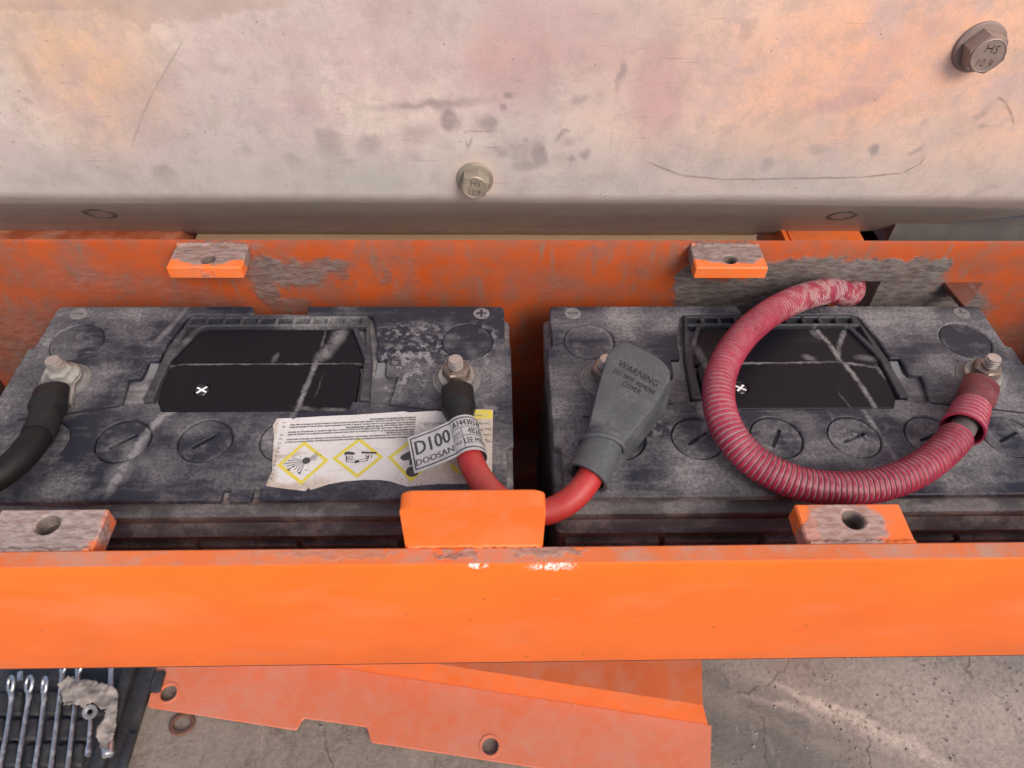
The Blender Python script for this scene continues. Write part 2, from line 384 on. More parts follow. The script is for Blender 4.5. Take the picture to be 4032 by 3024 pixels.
STAINS = [(275.8, 122.1, 33.0, 2.9, 5, 0.6, 0.7), (288.2, 111.3, 6.6, 9.0, 0, 0.75, 0.4), (315.0, 109.1, 6.6, 5.7, 0, 0.75, 0.5), (323.4, 86.7, 5.8, 5.2, 0, 0.85, 0.4), (336.5, 86.8, 8.5, 6.2, 0, 0.7, 0.5), (350.9, 84.9, 5.0, 10.7, 12, 0.9, 0.4), (343.1, 76.6, 12.0, 4.5, 0, 0.8, 0.5), (339.7, 95.9, 2.6, 2.5, 0, 0.9, 0.4), (365.8, 101.1, 6.2, 1.7, 55, 0.8, 0.4), (374.1, 80.0, 3.0, 2.5, 0, 0.95, 0.4), (383.5, 85.1, 4.0, 3.4, 40, 0.8, 0.5), (373.0, 94.4, 4.0, 2.8, 0, 0.5, 0.7), (213.7, 78.8, 7.5, 2.5, 3, 0.7, 0.4), (231.2, 91.8, 8.5, 5.7, 20, 0.55, 0.6), (238.9, 70.2, 3.2, 4.5, 0, 0.5, 0.6), (223.5, 66.9, 7.0, 2.9, 0, 0.55, 0.6), (246.0, 59.6, 11.5, 3.8, 5, 0.7, 0.5), (276.8, 65.8, 4.6, 7.0, 10, 0.55, 0.5), (265.9, 82.6, 3.2, 2.9, 0, 0.5, 0.6), (328.5, 129.2, 3.0, 2.5, 0, 0.75, 0.4), (324.9, 120.2, 3.6, 2.3, -30, 0.7, 0.4), (374.9, 126.2, 6.0, 2.7, 10, 0.55, 0.6), (401.9, 143.9, 2.2, 9.6, -6, 0.6, 0.5), (265.6, 101.1, 12.0, 6.8, 15, 0.45, 0.8), (382.2, 66.3, 26.0, 4.5, 3, 0.35, 0.8), (417.5, 58.3, 6.0, 4.5, 0, 0.5, 0.7), (341.5, 55.3, 6.0, 3.4, 0, 0.45, 0.7), (82.2, 68.2, 9.5, 7.0, -8, 0.85, 0.3), (204.3, 93.4, 8.8, 13.0, 25, 0.55, 0.5), (176.9, 78.3, 5.8, 9.0, 35, 0.6, 0.4), (46.0, 68.7, 18.0, 4.5, -25, 0.4, 0.7), (213.2, 78.5, 8.0, 2.7, 4, 0.6, 0.4), (20.5, 144.0, 4.5, 18.1, 0, 0.3, 0.8), (193.9, 127.1, 9.0, 22.6, 0, 0.25, 0.9), (91.6, 126.4, 30.0, 22.6, 0, 0.18, 1), (18.9, 63.3, 9.0, 3.4, -20, 0.3, 0.8), (9.6, 124.7, 3.2, 2.0, -40, 0.45, 0.5), (146.8, 89.4, 4.6, 3.4, 0, 0.35, 0.5), (516.1, 77.5, 4.6, 5.7, 0, 0.85, 0.3), (590.0, 89.4, 3.8, 4.5, 0, 0.85, 0.4), (548.6, 89.8, 6.0, 4.5, 0, 0.6, 0.6), (620.3, 90.8, 4.6, 2.3, 30, 0.7, 0.5), (654.9, 120.2, 2.4, 6.8, -30, 0.45, 0.6), (479.4, 79.2, 4.6, 4.5, 0, 0.5, 0.6), (532.5, 65.6, 16.0, 4.5, 8, 0.5, 0.7), (618.2, 111.7, 3.0, 2.7, 0, 0.5, 0.5), (475.1, 72.0, 4.0, 5.7, 0, 0.5, 0.7), (578.4, 64.5, 4.0, 2.5, 0, 0.5, 0.6), (683.9, 56.7, 14.0, 2.7, 28, 0.6, 0.5), (659.3, 108.9, 3.0, 2.0, 30, 0.5, 0.6), (477.9, 172.7, 4.8, 9.0, -14, 0.25, 0.3)]
def stain_at(x, z):
    w1 = noise.noise_vector(Vector((x/9, z/9, 4)))*3.2+noise.noise_vector(Vector((x/3.5, z/3.5, 9)))*1.1
    x += w1.x; z += w1.y; m_ = 0.
    for (sx, sz, rx, ry, ro, q, sf) in STAINS:
        dx, dz = x-sx, z-sz
        if abs(dx) > 60 and abs(dx) > rx*2 or abs(dz) > 60: continue
        c_, s_ = cos(radians(ro)), sin(radians(ro)); u, v = (dx*c_+dz*s_)/rx, (-dx*s_+dz*c_)/ry
        t = (1+sf-hypot(u, v))/(2*sf); t = min(1, max(0, t)); m_ = max(m_, t*t*(3-2*t)*q)
    return m_
st = n.attr('stain')
st = n.mul(st, n.rng(n.noise(7, 5, .7, off=2), .25, .58, .6, 1.))
base = n.mix(n.add(n.mul(st, 1.05), 0.), base, (.235, .175, .195))
lo2 = n.mul(n.blobs([(300, 52, 520, 40, 0, 1.)], 'xz', .75, wv), n.rng(n.noise(50, 4, .6, off=31, stretch=(3, 1, 1)), .3, .65, .55, 1.)); base = n.mix(lo2, base, (.46, .445, .435))  # dark reflection of the batteries along the plate's foot, painted as grey
lip_shade = n.mul(n.blobs([(300, 0, 700, 42, 0, 1.)], 'xz', .06, n.warp(2, 20, 3)), n.rng(n.noise(30, 5, .65, off=33, stretch=(6, 1, 1)), .3, .65, .7, 1.)); base = n.mix(n.mul(lip_shade, .8), base, (.26, .235, .205))  # shade on the down-facing lip, painted in as a darker colour
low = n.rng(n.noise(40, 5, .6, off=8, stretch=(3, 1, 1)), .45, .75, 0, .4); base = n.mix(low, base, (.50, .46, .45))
scr = n.lines([(431.3, 79.1), (454.9, 69.4), (486.4, 65.8), (534.2, 66.7), (588.9, 68.2), (618.4, 72.1), (627.5, 79.0), (629.5, 84.6)], .75, 'xz', .8, .5, n.warp(.8, 6, 2)); scr = n.mx(scr, n.lines([(123.4, 161.6), (96.2, 130.8), (81.3, 111.6), (67.3, 90.2)], .7, 'xz', .4)); scr = n.mx(scr, n.lines([(297.8, 101.3), (300.0, 103.1), (312.8, 102.8), (318.9, 103.6)], .8, 'xz', .5))
scr = n.mx(scr, n.lines([(299.3, 95.2), (300.8, 89.7), (303.8, 98.9)], .8, 'xz', .6)); scr = n.mx(scr, n.lines([(660.0, 130.0), (667.6, 126.0), (677.5, 115.6), (680.9, 110.9)], .9, 'xz', .7))
scr = n.mx(scr, n.mul(n.rng(n.noise(3, 2, .5, off=1, stretch=(1, 1, 22)), .68, .74), n.blobs([(401.5, 93.3, 28, 42, 0, .55)], 'xz', .6)))
base = n.mix(n.mul(scr, .7), base, (.18, .12, .105))
grain = n.noise(1.3, 4, .75, off=11); base = n.mix(n.rng(grain, .3, .7, .16, 0.), base, (.2, .15, .14)); mott = n.rng(n.noise(16, 6, .74, off=14), .42, .68, 0, .38); base = n.mix(mott, base, (.36, .30, .29))
for sc_, ro_, of_ in ((1.1, 35, 41), (1.0, -28, 47), (1.3, 72, 53)):
    k_ = n.mul(n.rng(n.noise(sc_, 1, .5, off=of_, stretch=(26, 1, 1), rot=(0, ro_, 0)), .70, .78), n.rng(n.noise(70, 2, off=of_+2), .50, .62)); base = n.mix(n.mul(k_, .5), base, (.30, .22, .20))
pit = n.mul(n.rng(n.voro(7, off=2), .06, .12, 1., 0.), n.rng(n.noise(35, 3), .5, .62)); base = n.mix(n.mul(pit, .8), base, (.24, .17, .15))
drip = n.blobs([(118.9, 187.2, 50, 14, 0, 1.), (71.4, 187.2, 130, 8, 0, .8), (128.1, 183.2, 14, 8, 0, 1.), (105.0, 183.0, 10, 14, 0, 1.)], 'xz', .12, n.warp(7, 8, 4, 9)); base = n.mix(n.mul(drip, .45), base, (.42, .29, .25))
halo = n.blobs([(305.7, 64.9, 19, 20, 0, 1.)], 'xz', .25); base = n.mix(n.mul(halo, .3), base, (.62, .44, .36))
n.bump(n.noise(1.3, 4, .7), .22, .35); n.bump(n.noise(30, 3, .5, off=6), .25, 2.); n.bump(scr, -.3, .4)
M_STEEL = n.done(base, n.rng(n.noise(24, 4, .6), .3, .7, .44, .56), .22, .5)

panel = empty('steel_panel', (300, YP, 0))
tag(panel, 'big stained grey steel panel with a bent lower edge standing behind the orange box', 'steel panel')
mb = MB()
def chamf(x):          # the bent lip narrows and rises towards the panel's rounded corner
    t = min(1, max(0, (x-600)/170)); return 1-.80*t**1.3
cols = []
XC = [-330+i*15 for i in range(18)]+[-62+i*2.0 for i in range(406)]+[752+i*10 for i in range(9)]
for x in XC:
    k = chamf(x)
    fr = [(YP+.0, 760), (YP, 400), (YP, 260)]+[(YP, 200-2.0*i) for i in range(74)]+[(YP, 52.5), (YP+.6, 49.5), (YP+2.2, 46)]
    fr += [(YP+2.2+(58*k)*t, 46-72*k*t) for t in (.2, .4, .6, .8, .92)]+[(YP+61*k+1.2, 46-74.5*k), (YP+61*k+5, 46-75.5*k)]
    bk = [(y+7, z+(3.5 if z < 46 else 0)) for y, z in reversed(fr[:-1])]
    wob = noise.noise(Vector((x/160, 0, 1)))*1.2
    cols.append([(x, y+wob*.4, z+(wob if z < 60 else 0)) for y, z in fr+bk])
mb.loft(cols)
mb.at = {'stain': [stain_at(x, z) if 50 < z < 205 and y < YP+3 and -64 < x < 752 else 0. for x, y, z in mb.v]}
mb.map(lambda p: p-Vector((300, YP, 0)))
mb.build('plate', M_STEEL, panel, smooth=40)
M_BOLT = mat_plain('dusty bolt steel', (.36, .315, .255), .42, .5, (.25, .21, .18), 1, .6, 14)
M_BOLT2 = mat_plain('dull painted bolt', (.26, .20, .18), .5, .7, (.32, .23, .2), 5, .4, 16)
M_RUBBERRING = mat_plain('dark seal', (.10, .095, .09), .6, .5)
def panel_bolt(px, pz, mat, rot, s=1.):
    P = Vector((px-300, 0, pz)); b = MB()
    b.lathe(P+Vector((0, -2.6, 0)), (0, -1, 0), [(11.6*s, 0), (11.6*s, 8*s), (11.2*s, 9.1*s)], 6, rot)
    b.lathe(P+Vector((0, -2.6-9.1*s, 0)), (0, -1, 0), [(9.9*s, 0), (9.6*s, .9), (9.0*s, 1.2), (8.7*s, .8)], 32)
    o = b.build('bolt', mat, panel, 30)
    MB().lathe(P, (0, -1, 0), [(14.4*s, -.5), (14.4*s, 1.6), (13.8*s, 2.4), (7, 2.6)], 36).build('washer', mat, o, 30)
    t = MB(); yy = -2.6-9.1*s-.84
    # stamped head marking: two lines
    ca, sa = cos(radians(-8)), sin(radians(-8))
    fn = lambda dy: (lambda x, y: (P.x+(x*ca-(y+dy)*sa), yy, P.z+(x*sa+(y+dy)*ca)))
    text_on(t, 'HS', 6.4*s, fn(3.6*s), 1.1, bold=.12); text_on(t, '10.9', 6.4*s, fn(-4.4*s), .95, bold=.12)
    t.build('lettering', M_MARK if s < 1 else M_MARK2, o, 0)
M_MARK2 = mat_plain('stamped faint mark', (.225, .172, .15), .55, .7, (.28, .2, .17))
M_MARK = mat_plain('stamped dark grease', (.21, .175, .14), .7, .3)
panel_bolt(305.0, 65.7, M_BOLT, -pi/2, .93)
panel_bolt(630.2, 163.6, M_BOLT2, -pi/2-.5, 1.12)
for (bx, bk) in (((8.6, 247.0, 20.9)[0], 1), ((601.1, 247.0, 23.6)[0], 1)):     # flush plug screws in the bent lip
    ax = Vector((0, -47, -26)).normalized()*1.; c = Vector((bx-300, 2.2+58*.40, 46-72*.40))
    b = MB(); nrm = Vector((0, -72, -58)).normalized()
    b.lathe(c-nrm*1.0, nrm, [(13, 0), (13, 1.0), (11.5, 1.5), (9, 1.5), (8, .8), (3, .8)], 30)
    b.build('plug_screw', mat_metal('plug screw steel', (.20, .175, .16), .7, 1., (.17, .15, .135)), panel, 30)

# ------------------------------------------------------------------ things seen through the slot behind the box
M_KHAKI = mat_plain('dusty khaki paint', (.36, .235, .14), .7, .5, (.42, .31, .22), 2)
M_ORB = mat_orange('frame orange', .25, off=30, rough=.45, axes='xy', dull=.5)
b = MB().box(60, 285, -120, 552, 345, -30, 1.5).box(60, 285, -126, 552, 290, -118, 0)
tag(b.build('chassis_beam', M_KHAKI), 'dusty khaki chassis beam seen through the slot between panel and box', 'beam')
b = MB().box(-300, 268, -140, 52, 330, -22, 1.5)
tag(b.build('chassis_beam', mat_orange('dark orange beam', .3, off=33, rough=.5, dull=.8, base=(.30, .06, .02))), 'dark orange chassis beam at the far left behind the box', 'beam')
br = empty('frame_bracket', (608, 280, -60)); tag(br, 'orange channel bracket behind the box under the steel panel', 'bracket')
MB().box(-34, -8, -60, 30, 52, 42, 1.2).build('web', M_ORB, br)
MB().box(-40, -10, -60, -36, 50, 43, .6).build('flange', M_ORB, br)
MB().box(50, 4, -60, 80, 52, 34, 1).build('flange', M_ORB, br)
M_GREYLUMP = mat_plain('grey cast metal', (.115, .105, .105), .62, .55, (.19, .175, .17), 3, scale=14, bump=.6)
gb = empty('grey_casting', (720, 250, 20)); tag(gb, 'rough grey cast metal block with weld beads beside the rounded end of the steel panel', 'casting')
mb = MB()
gx, gy = 26, 16
for j in range(gy+1):
    for i in range(gx+1):
        x = -62+i*9; y = 22+j*5
        z = -18+noise.noise(Vector((x/30, y/30, 0)))*7+noise.noise(Vector((x/9, y/9, 5)))*1.6+max(0, (x-20))*.35-j*.4
        mb.v.append((x, y, z))
mb.f = [(j*(gx+1)+i, j*(gx+1)+i+1, (j+1)*(gx+1)+i+1, (j+1)*(gx+1)+i) for j in range(gy) for i in range(gx)]
nb = len(mb.v); ring = [i for i in range(gx+1)]+[j*(gx+1)+gx for j in range(1, gy+1)]+[gy*(gx+1)+i for i in range(gx-1, -1, -1)]+[j*(gx+1) for j in range(gy-1, 0, -1)]
mb.v += [(mb.v[i][0], mb.v[i][1], -120) for i in ring]
mb.f += [(ring[(k+1) % len(ring)], ring[k], nb+k, nb+(k+1) % len(ring)) for k in range(len(ring))]
mb.f.append(tuple(nb+k for k in range(len(ring))))
mb.build('block', M_GREYLUMP, gb, 60)
mb = MB()
for k in range(9):
    x = -40+k*4+random.uniform(-1, 1); mb.lathe((x, 30+k*1.4+random.uniform(-1.5, 1.5), -13+random.uniform(-2, 1)), (random.uniform(-.3, .3), -.3, 1), [(2.6, -2), (2.4, 1), (1.2, 2.4), (.3, 2.7)], 8)
mb.build('weld_bead', mat_metal('bright weld', (.55, .52, .50), .35, .4), gb)

# ------------------------------------------------------------------ the orange battery box
BOXP = [(480, 10)]
BACKBLOBS = [(566, -4, 56, 26, -4), (600, 10, 60, 10, 4), (640, 0, 26, 20, 0), (680, -16, 26, 12, -8), (655, 12, 12, 8, 0), (470, -2, 14, 18, 0), (500, -20, 40, 20, 0), (610, -30, 110, 26, 0),
             (166, 6, 30, 13, 0, .85, .35), (144, -8, 9, 26, 12, .8, .35), (196, 14, 16, 7, 0, .8, .35), (205, 5, 5, 9, 0, .6, .35), (160, -26, 18, 9, 0, .6, .35), (238, 4, 4, 8, 0, .5, .35), (150, 16, 14, 6, 0, .9, .35), (120, 31, 30, 4, 0, .6), (488, 30, 30, 5, 0, .55),
             (90, -18, 40, 10, -20, .45, .8), (10, 0, 40, 14, 0, .4, .9), (256, -8, 6, 20, 0, .35, .8), (360, -4, 40, 16, 0, .18, 1.), (-60, -70, 60, 40, 20, .6, .7), (790, -60, 50, 40, 0, .5, .8)]
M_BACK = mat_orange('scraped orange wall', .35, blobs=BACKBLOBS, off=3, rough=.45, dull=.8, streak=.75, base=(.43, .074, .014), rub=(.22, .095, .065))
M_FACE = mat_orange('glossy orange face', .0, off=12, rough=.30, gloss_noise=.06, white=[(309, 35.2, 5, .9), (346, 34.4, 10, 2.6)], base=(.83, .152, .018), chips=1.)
M_TOPEDGE = mat_orange('rubbed orange edge', .3, tint=(.22, .17, .15), axes='xy', off=15, rough=.5, dull=1., rub=(.40, .225, .165), base=(.62, .14, .035), blobs=[(300, -58, 12, 3, 0, .8), (345, -56, 18, 3.5, 0, .8), (240, -57, 30, 3, 0, .4)])
M_INNER = mat_orange('shaded grimy inner orange', .9, tint=(.05, .032, .028), off=21, rough=.65, dull=.8, base=(.16, .03, .012), streak=.6, rub=(.07, .035, .03))  # grime, with the shade between the batteries darkened into the colour
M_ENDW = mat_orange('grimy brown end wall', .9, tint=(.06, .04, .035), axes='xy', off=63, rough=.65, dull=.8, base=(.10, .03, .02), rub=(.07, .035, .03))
M_TABW = mat_orange('worn orange tab', .6, axes='xy', off=24, rough=.5, dull=.4, tint=(.15, .14, .135), blobs=[(117, 188, 30, 14, 0, .95), (488, 188, 30, 14, 0, .98)], warp=6)
M_TABF = mat_orange('worn metal tab', .6, axes='xy', off=40, rough=.5, dull=.5, tint=(.215, .205, .20), blobs=[(88, -38, 34, 22, 0, .95), (500, -42, 18, 18, 0, .85), (484, -46, 10, 12, 0, .7)], warp=10)
M_TABC = mat_orange('plain orange tab', .12, axes='xy', off=44, rough=.4, gloss_noise=.15, dull=.3, rub=(.62, .26, .15), tint=(.3, .2, .15))
box = empty('battery_box', (0, 0, 0)); tag(box, 'open orange steel battery box with scraped back wall holding the two batteries', 'battery box')
X0, X1, ZT = -103, 815, 36.9
# back wall with the cable hole (built upright: plate coordinates are x, z)
mb = MB().plate(rect(X0-8, -196, X1+8, ZT-2.4), 0, 10, [rnd(rect(585, -33, 618.5, -1.5), 1)], .9)
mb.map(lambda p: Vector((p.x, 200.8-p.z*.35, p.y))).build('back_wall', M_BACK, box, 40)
# front panel: a deep plate with a folded lower edge
mb = MB()
prof = [(-53.4, ZT-.9), (-54.3, ZT), (-62.6, ZT), (-63.5, ZT-.5), (-63.9, ZT-1.6)]
mb2 = MB()
fp = [(-53.4, -70), (-53.4, 20), (-53.4, ZT-1.2), (-54.0, ZT-.3), (-54.8, ZT)]
fp2 = [(-62.4, ZT), (-63.3, ZT-.35), (-63.8, ZT-1.4), (-63.8, -20), (-63.8, -80.9), (-63.4, -82.2), (-61.8, -82.9), (-56, -83), (-20, -83), (-20, -80), (-53.4, -78)]
xs = [X0-8+(X1-X0+16)*i/60 for i in range(61)]
def wavy(x): return noise.noise(Vector((x/220, 4, 0)))*.7
loops = [[(x, y, z+(wavy(x) if z > 30 else 0)) for y, z in fp+fp2] for x in xs]
mb.loft(loops)
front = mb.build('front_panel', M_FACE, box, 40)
mb = MB().loft([[(x, y, z+wavy(x)) for y, z in [(-54.6, ZT+.25), (-54.6, ZT-.6), (-62.6, ZT-.6), (-62.6, ZT+.25)]] for x in xs])
mb.build('top_edge', M_TOPEDGE, box, 40)
MB().box(X0-8, -53.3, -196, X0, 197, ZT-1, .8).build('end_wall', M_ENDW, box)
MB().box(X1, -53.3, -196, X1+8, 197, ZT-1, .8).build('end_wall', M_INNER, box)
MB().box(X0, -17, -199, X1, -14, -80.5, .5).build('tray_wall', M_INNER, box)
MB().box(X0-8, -13.8, -199.2, X1+8, 204, -196.2, .5).build('floor_plate', M_INNER, box)
MB().plate([(668, 197.2), (700, 197.2), (672, 168)], -6, -2, (), .5).build('corner_gusset', mat_orange('grimy gusset', .9, tint=(.13, .09, .08), axes='xy', off=61, rough=.6, dull=.8, base=(.14, .04, .022), rub=(.12, .07, .06)), box)
def tab(x0, y0, x1, y1, z0, z1, hx, hy, hr, mat):
    o = MB().plate(rnd(rect(x0, y0, x1, y1), 1.2, 2), z0, z1, [circle(hx, hy, hr, 28)], .9).build('mounting_tab', mat, box, 40)
    m = MB()
    for k in range(4): m.lathe((hx, hy, z1-2.2-k*1.7), (0, 0, -1), [(hr+.05, -.5), (hr-.7, 0), (hr+.05, .5)], 24, 0, False, False)
    m.lathe((hx, hy, z0+1), (0, 0, 1), [(hr+.02, 0), (hr+.02, .2)], 20)
    m.build('threaded_hole', M_HOLE, o)
    wb = MB(); yy, zz = (y1-.6, z1) if y1 > 100 else (y0+.6, z1)
    wb.tube([(x0+1+(x1-x0-2)*q/26, yy+random.uniform(-.5, .5), zz-.2+random.uniform(-.35, .35)) for q in range(27)], lambda t: 1.7+.35*sin(t*75), 9)
    wb.build('weld_bead', mat, o, 60)
    return o
M_HOLE = mat_plain('greasy hole', (.10, .07, .055), .6, .3)
tab(90, 170.5, 142, 197.2, 24, 33.2, 116.8, 180, 5, M_TABW); tab(462, 170.5, 514, 197.2, 24, 33.2, 488.1, 180.5, 5, M_TABW)
tab(65, -53.3, 119.5, -28, 23, 34.5, 92, -37, 6, M_TABF); tab(476, -53.3, 532, -28.6, 23, 34.5, 504.5, -38, 6, M_TABF)
mb = MB()
def ctab(y, z, ins): return (y, z, ins)
lt = rnd([(273.8, 20), (341.8, 20), (341.8, 70), (337.2, 72.3), (278.6, 72.3), (273.8, 70)], [0, 0, 2, 2, 2, 2], 3)
mb.plate(lt, 0, 9.8, (), 1.0).map(lambda p: Vector((p.x, -53.3+p.z, p.y)) if True else p)
mb.v = [(x, -53.3-43.5+(-53.3)-y if False else y, z) for x, y, z in mb.v]; mb.f = [q[::-1] for q in mb.f]
lt_ = mb.build('latch_tab', M_TABC, box, 30)
MB().tube([(275+66*q/40, -53.2+random.uniform(-.3, .3), 37.2+random.uniform(-.2, .2)) for q in range(41)], lambda t: 1.2+.2*noise.noise(Vector((t*30, 1, 2))), 9).build('weld_bead', M_TABC, lt_, 60)
for x in (20, 690):
    tag(MB().box(x-30, 150, ZG-2, x+30, 205, -199.2, 1.5).build('support_post', M_ORB), 'orange square post under the %s end of the battery box' % ('left' if x < 300 else 'right'), 'post')

# ------------------------------------------------------------------ batteries
def mirrored(p): return [(330-x, y) for x, y in p]
CAPX = (41, 90.5, 140.3, 190, 239.5, 289); CAPY = 43.6
BAY_L = [(143.2, 167.2), (144.5, 162), (147, 158), (101.5, 158.4), (98.5, 155), (92.3, 130), (91.6, 112.6), (85, 112.6), (84.6, 96.5), (77, 96), (79.4, 72.2), (103, 75.2), (106.5, 67)]
BAY_R = [(223.5, 67), (227, 75.2), (250.6, 72.2), (254.5, 97), (246, 97.5), (245.4, 113), (238.4, 113), (237.7, 130), (231.5, 155), (228.5, 158.4), (183, 158), (184, 162), (182.2, 167.2)]
OUT = [(326, 167.2), (326, 125), (330, 123.5), (330, 38), (325.5, 36), (325.5, 3), (322, 0), (182.4, 0), (182.4, 8), (177.3, 8), (177.3, -.6), (164.6, -.6), (164.6, 7.4), (160, 7.4), (160, 0), (8, 0), (4.5, 3), (4.5, 36), (0, 38), (0, 123.5), (4, 125), (4, 167.2)]
LIDOUT = rnd(OUT, [4, 1, 1, 1, 1, 2, 1]+[.6]*7+[.6, 1, 2, 1, 1, 1, 1, 4], 2)+rnd([(0, 200)]+BAY_L+BAY_R+[(330, 200)], 1.6, 2)[3:-3]

def make_battery(x0, M, labelled):
    root = empty('battery', (x0, 0, 0))
    # case with flared skirt
    mb = MB()
    def rr(i, z, fr=0): return [(x, y, z) for x, y in rnd(rect(i, i-fr, 330-i, 167.2-i), 5, 3)]
    mb.loft([rr(3, -194), rr(3, -47), rr(1.5, -45.5), rr(1.5, -42), rr(4, -40.5), rr(4, -37, 3), rr(1.2, -33, 6), rr(.8, -31, 6.5), rr(1.5, -29.5, 6.2), rr(2, -22.5, 3), rr(.4, -21, 2.6), rr(.2, -15, 2.4), rr(1.4, -13.4, 1.4), rr(4.4, -13, 0), rr(4.4, -4.2)])
    mb.build('case', M['case'], root, 40)
    for zz in (-51, -56.5, -62, -67.5):
        for k in range(5):
            xa = 8+k*63.4
            MB().box(xa, -1.2, zz-1.6, xa+59.5, 3.5, zz+1.6, .7).build('rib', M['case'], root)
    # lid plate
    holes = [circle(x, CAPY, 16.75, 40) for x in CAPX]+[circle(30.2, 130.6, 17.9, 40), circle(299.8, 130.6, 17.9, 40)]
    MB().plate(LIDOUT, -4.4, 0, holes, .8).build('lid', M['lid'], root, 30)
    # seam in front of the handle bay: a slim raised bead
    for pts in ([(20, 60.5), (44, 64.2), (79.6, 71.6)], [(250.4, 71.6), (286, 66), (310, 62)]):
        m = MB().tube([(x, y, -.15) for x, y in resample([(p[0], p[1], 0) for p in pts], 8) for x, y in [(x, y)]] if False else [(p.x, p.y, -.2) for p in resample([(q[0], q[1], 0) for q in pts], 6)], .75, 8)
        m.build('seam_bead', M['seam'], root)
    # six vent caps, each with a coin slot turned its own way
    for i, x in enumerate(CAPX):
        a = M['slots'][i]; ca, sa = cos(a), sin(a)
        slot = [(x+u*ca-v*sa, CAPY+u*sa+v*ca) for u, v in rnd(rect(-8.4, -1.2, 8.4, 1.2), 1.1, 3)]
        m = MB().plate(circle(x, CAPY, 15.9, 40), -4.2, -.7, [slot], .45)
        m.box(x-9, CAPY-9, -4.1, x+9, CAPY+9, -3.2, 0)
        m.build('vent_cap', M['cap'], root, 30)
    for x in (30.2, 299.8):
        MB().plate(circle(x, 130.6, 17.35, 40), -4.2, -.6, (), .35).build('blank_disc', M['disc'], root, 30)
    # floor below the handle bay
    MB().box(70, 62, -10, 260, 158, -7.4, 0).build('bay_floor', M['bayfloor'], root)
    # two-step panel between the handle's arms
    up = rnd([(112, 144), (218, 144), (231.2, 113), (231.2, 108), (98.8, 108), (98.8, 113)], [6, 6, 4, .5, .5, 4], 4)
    MB().plate(up, -7, -1.2, (), .8).build('centre_panel', M['panel'], root, 30)
    lo = rnd([(107, 109.8), (223.5, 109.8), (228.5, 105), (228.7, 76), (223.4, 67.2), (106.6, 67.2), (101.3, 76), (101.5, 105)], [6, 6, 4, 3, .5, .5, 3, 4], 4)
    MB().plate(lo, -7, -.1, [circle(127.4, 85.6, 4.9, 28)], .6).build('centre_panel', M['panel'], root, 30)
    MB().plate(circle(127.4, 85.6, 4.6, 28), -6.8, -.5, (), .3).build('indicator_eye', M['eye'], root, 30)
    m = MB()
    for a in (radians(45), radians(-45)):
        ca, sa = cos(a+.12), sin(a+.12); m.add([(127.4+u*ca-v*sa, 85.6+u*sa*.8+v*ca*.8, -.28-(.04 if a < 0 else 0)) for u, v in rect(-4.3, -.75, 4.3, .75)], [(0, 1, 2, 3)])
    m.build('cross_mark', M_WHITE, root, 0)
    # handle: U-shaped bar with a row of pockets
    ho = rnd([(101.8, 156.4), (228.2, 156.4), (235.6, 112), (237.4, 75.8), (231, 75.8), (230.2, 112), (217.6, 145.4), (112.4, 145.4), (99.8, 112), (99, 75.8), (92.6, 75.8), (94.4, 112)], [3, 3, 3, 1, 1, 4, 5, 5, 4, 1, 1, 3], 3)
    hs = [rnd(rect(103.4+k*12.3, 147.6, 113+k*12.3, 153.6), .8, 2) for k in range(10)]
    hs += [[(102.8, 144.8), (108.6, 144.8), (100.2, 124)], [(221.4, 144.8), (227.2, 144.8), (229.8, 124)]]
    MB().plate(ho, -5.5, 1.2, hs, .7).build('handle', M['handle'], root, 30)
    MB().box(101, 146, -5.4, 229, 155, -3.2, 0).build('handle_web', M['handle'], root)
    for fl in (0, 1):
        p = [(85.6, 112), (91.4, 112), (92.4, 96), (85.2, 96)]; p = mirrored(p) if fl else p
        MB().plate(p, -7, -2.2, (), .4).map(lambda q: Vector((q.x, q.y, q.z-(112-q.y)*.16 if q.z > -5 else q.z))).build('handle_hinge', M['hinge'], root)
        p = [(76, 97), (91.5, 97), (91.8, 90.5), (84, 90), (81, 71.5), (77.5, 71.5)]; p = mirrored(p) if fl else p
        MB().plate(p, -7.2, -5.2, (), .4).build('hinge_pocket', M['seam'], root)
    # terminals
    for side, x in ((0, 36.6), (1, 293.4)):
        t = MB().lathe((x, 93.5, 0), (0, 0, 1), [(16.2, -.3), (15.9, .5), (14.6, .8), (13.4, 2.0), (11, 2.2)], 36).build('terminal', M['pad'], root, 30)
        y = 93.5; st = MB(); prof = [(4.75, 2)]
        for k in range(7): prof += [(4.85, 8.6+k*1.5), (4.85, 9.1+k*1.5), (3.95, 9.6+k*1.5), (3.95, 9.8+k*1.5)]
        prof += [(4.5, 19.1), (4.3, 19.8)]
        st.lathe((x, y, 0), (0, 0, 1), prof, 20).build('stud', M_STUD, t, 50)
        big = M['nuts'][side]
        if big == 'flange':
            MB().lathe((x, y, 5.4), (0, 0, 1), [(11.5, 0), (11.5, 1.2), (8.4, 2.8)], 28).lathe((x, y, 5.4), (0, 0, 1), [(8.6, 1.2), (8.6, 5.6), (7.6, 6.8), (5, 7)], 6, .3).build('nut', M_NUTZ, t, 30)
        else:
            MB().lathe((x, y, 5.4), (0, 0, 1), [(8.0, 0), (9.3, .8), (9.3, 5.8), (8.0, 6.8), (5, 7)], 6, .1).build('nut', M_NUTR, t, 30)
    # polarity marks in round pads
    for x, sg in ((21, '-'), (309.4, '+')):
        m = MB().plate(circle(x, 159.2, 5.9, 28), -.05, .25, (), .15).build('polarity_mark', M['mark'], root, 30)
        s = MB().box(x-3.7, 158.4, .2, x+3.7, 160, .55, 0)
        if sg == '+': s.box(x-.8, 155.5, .2, x+.8, 158.38, .55, 0).box(x-.8, 160.02, .2, x+.8, 162.9, .55, 0)
        s.build('sign', M['cap'], m)
    return root

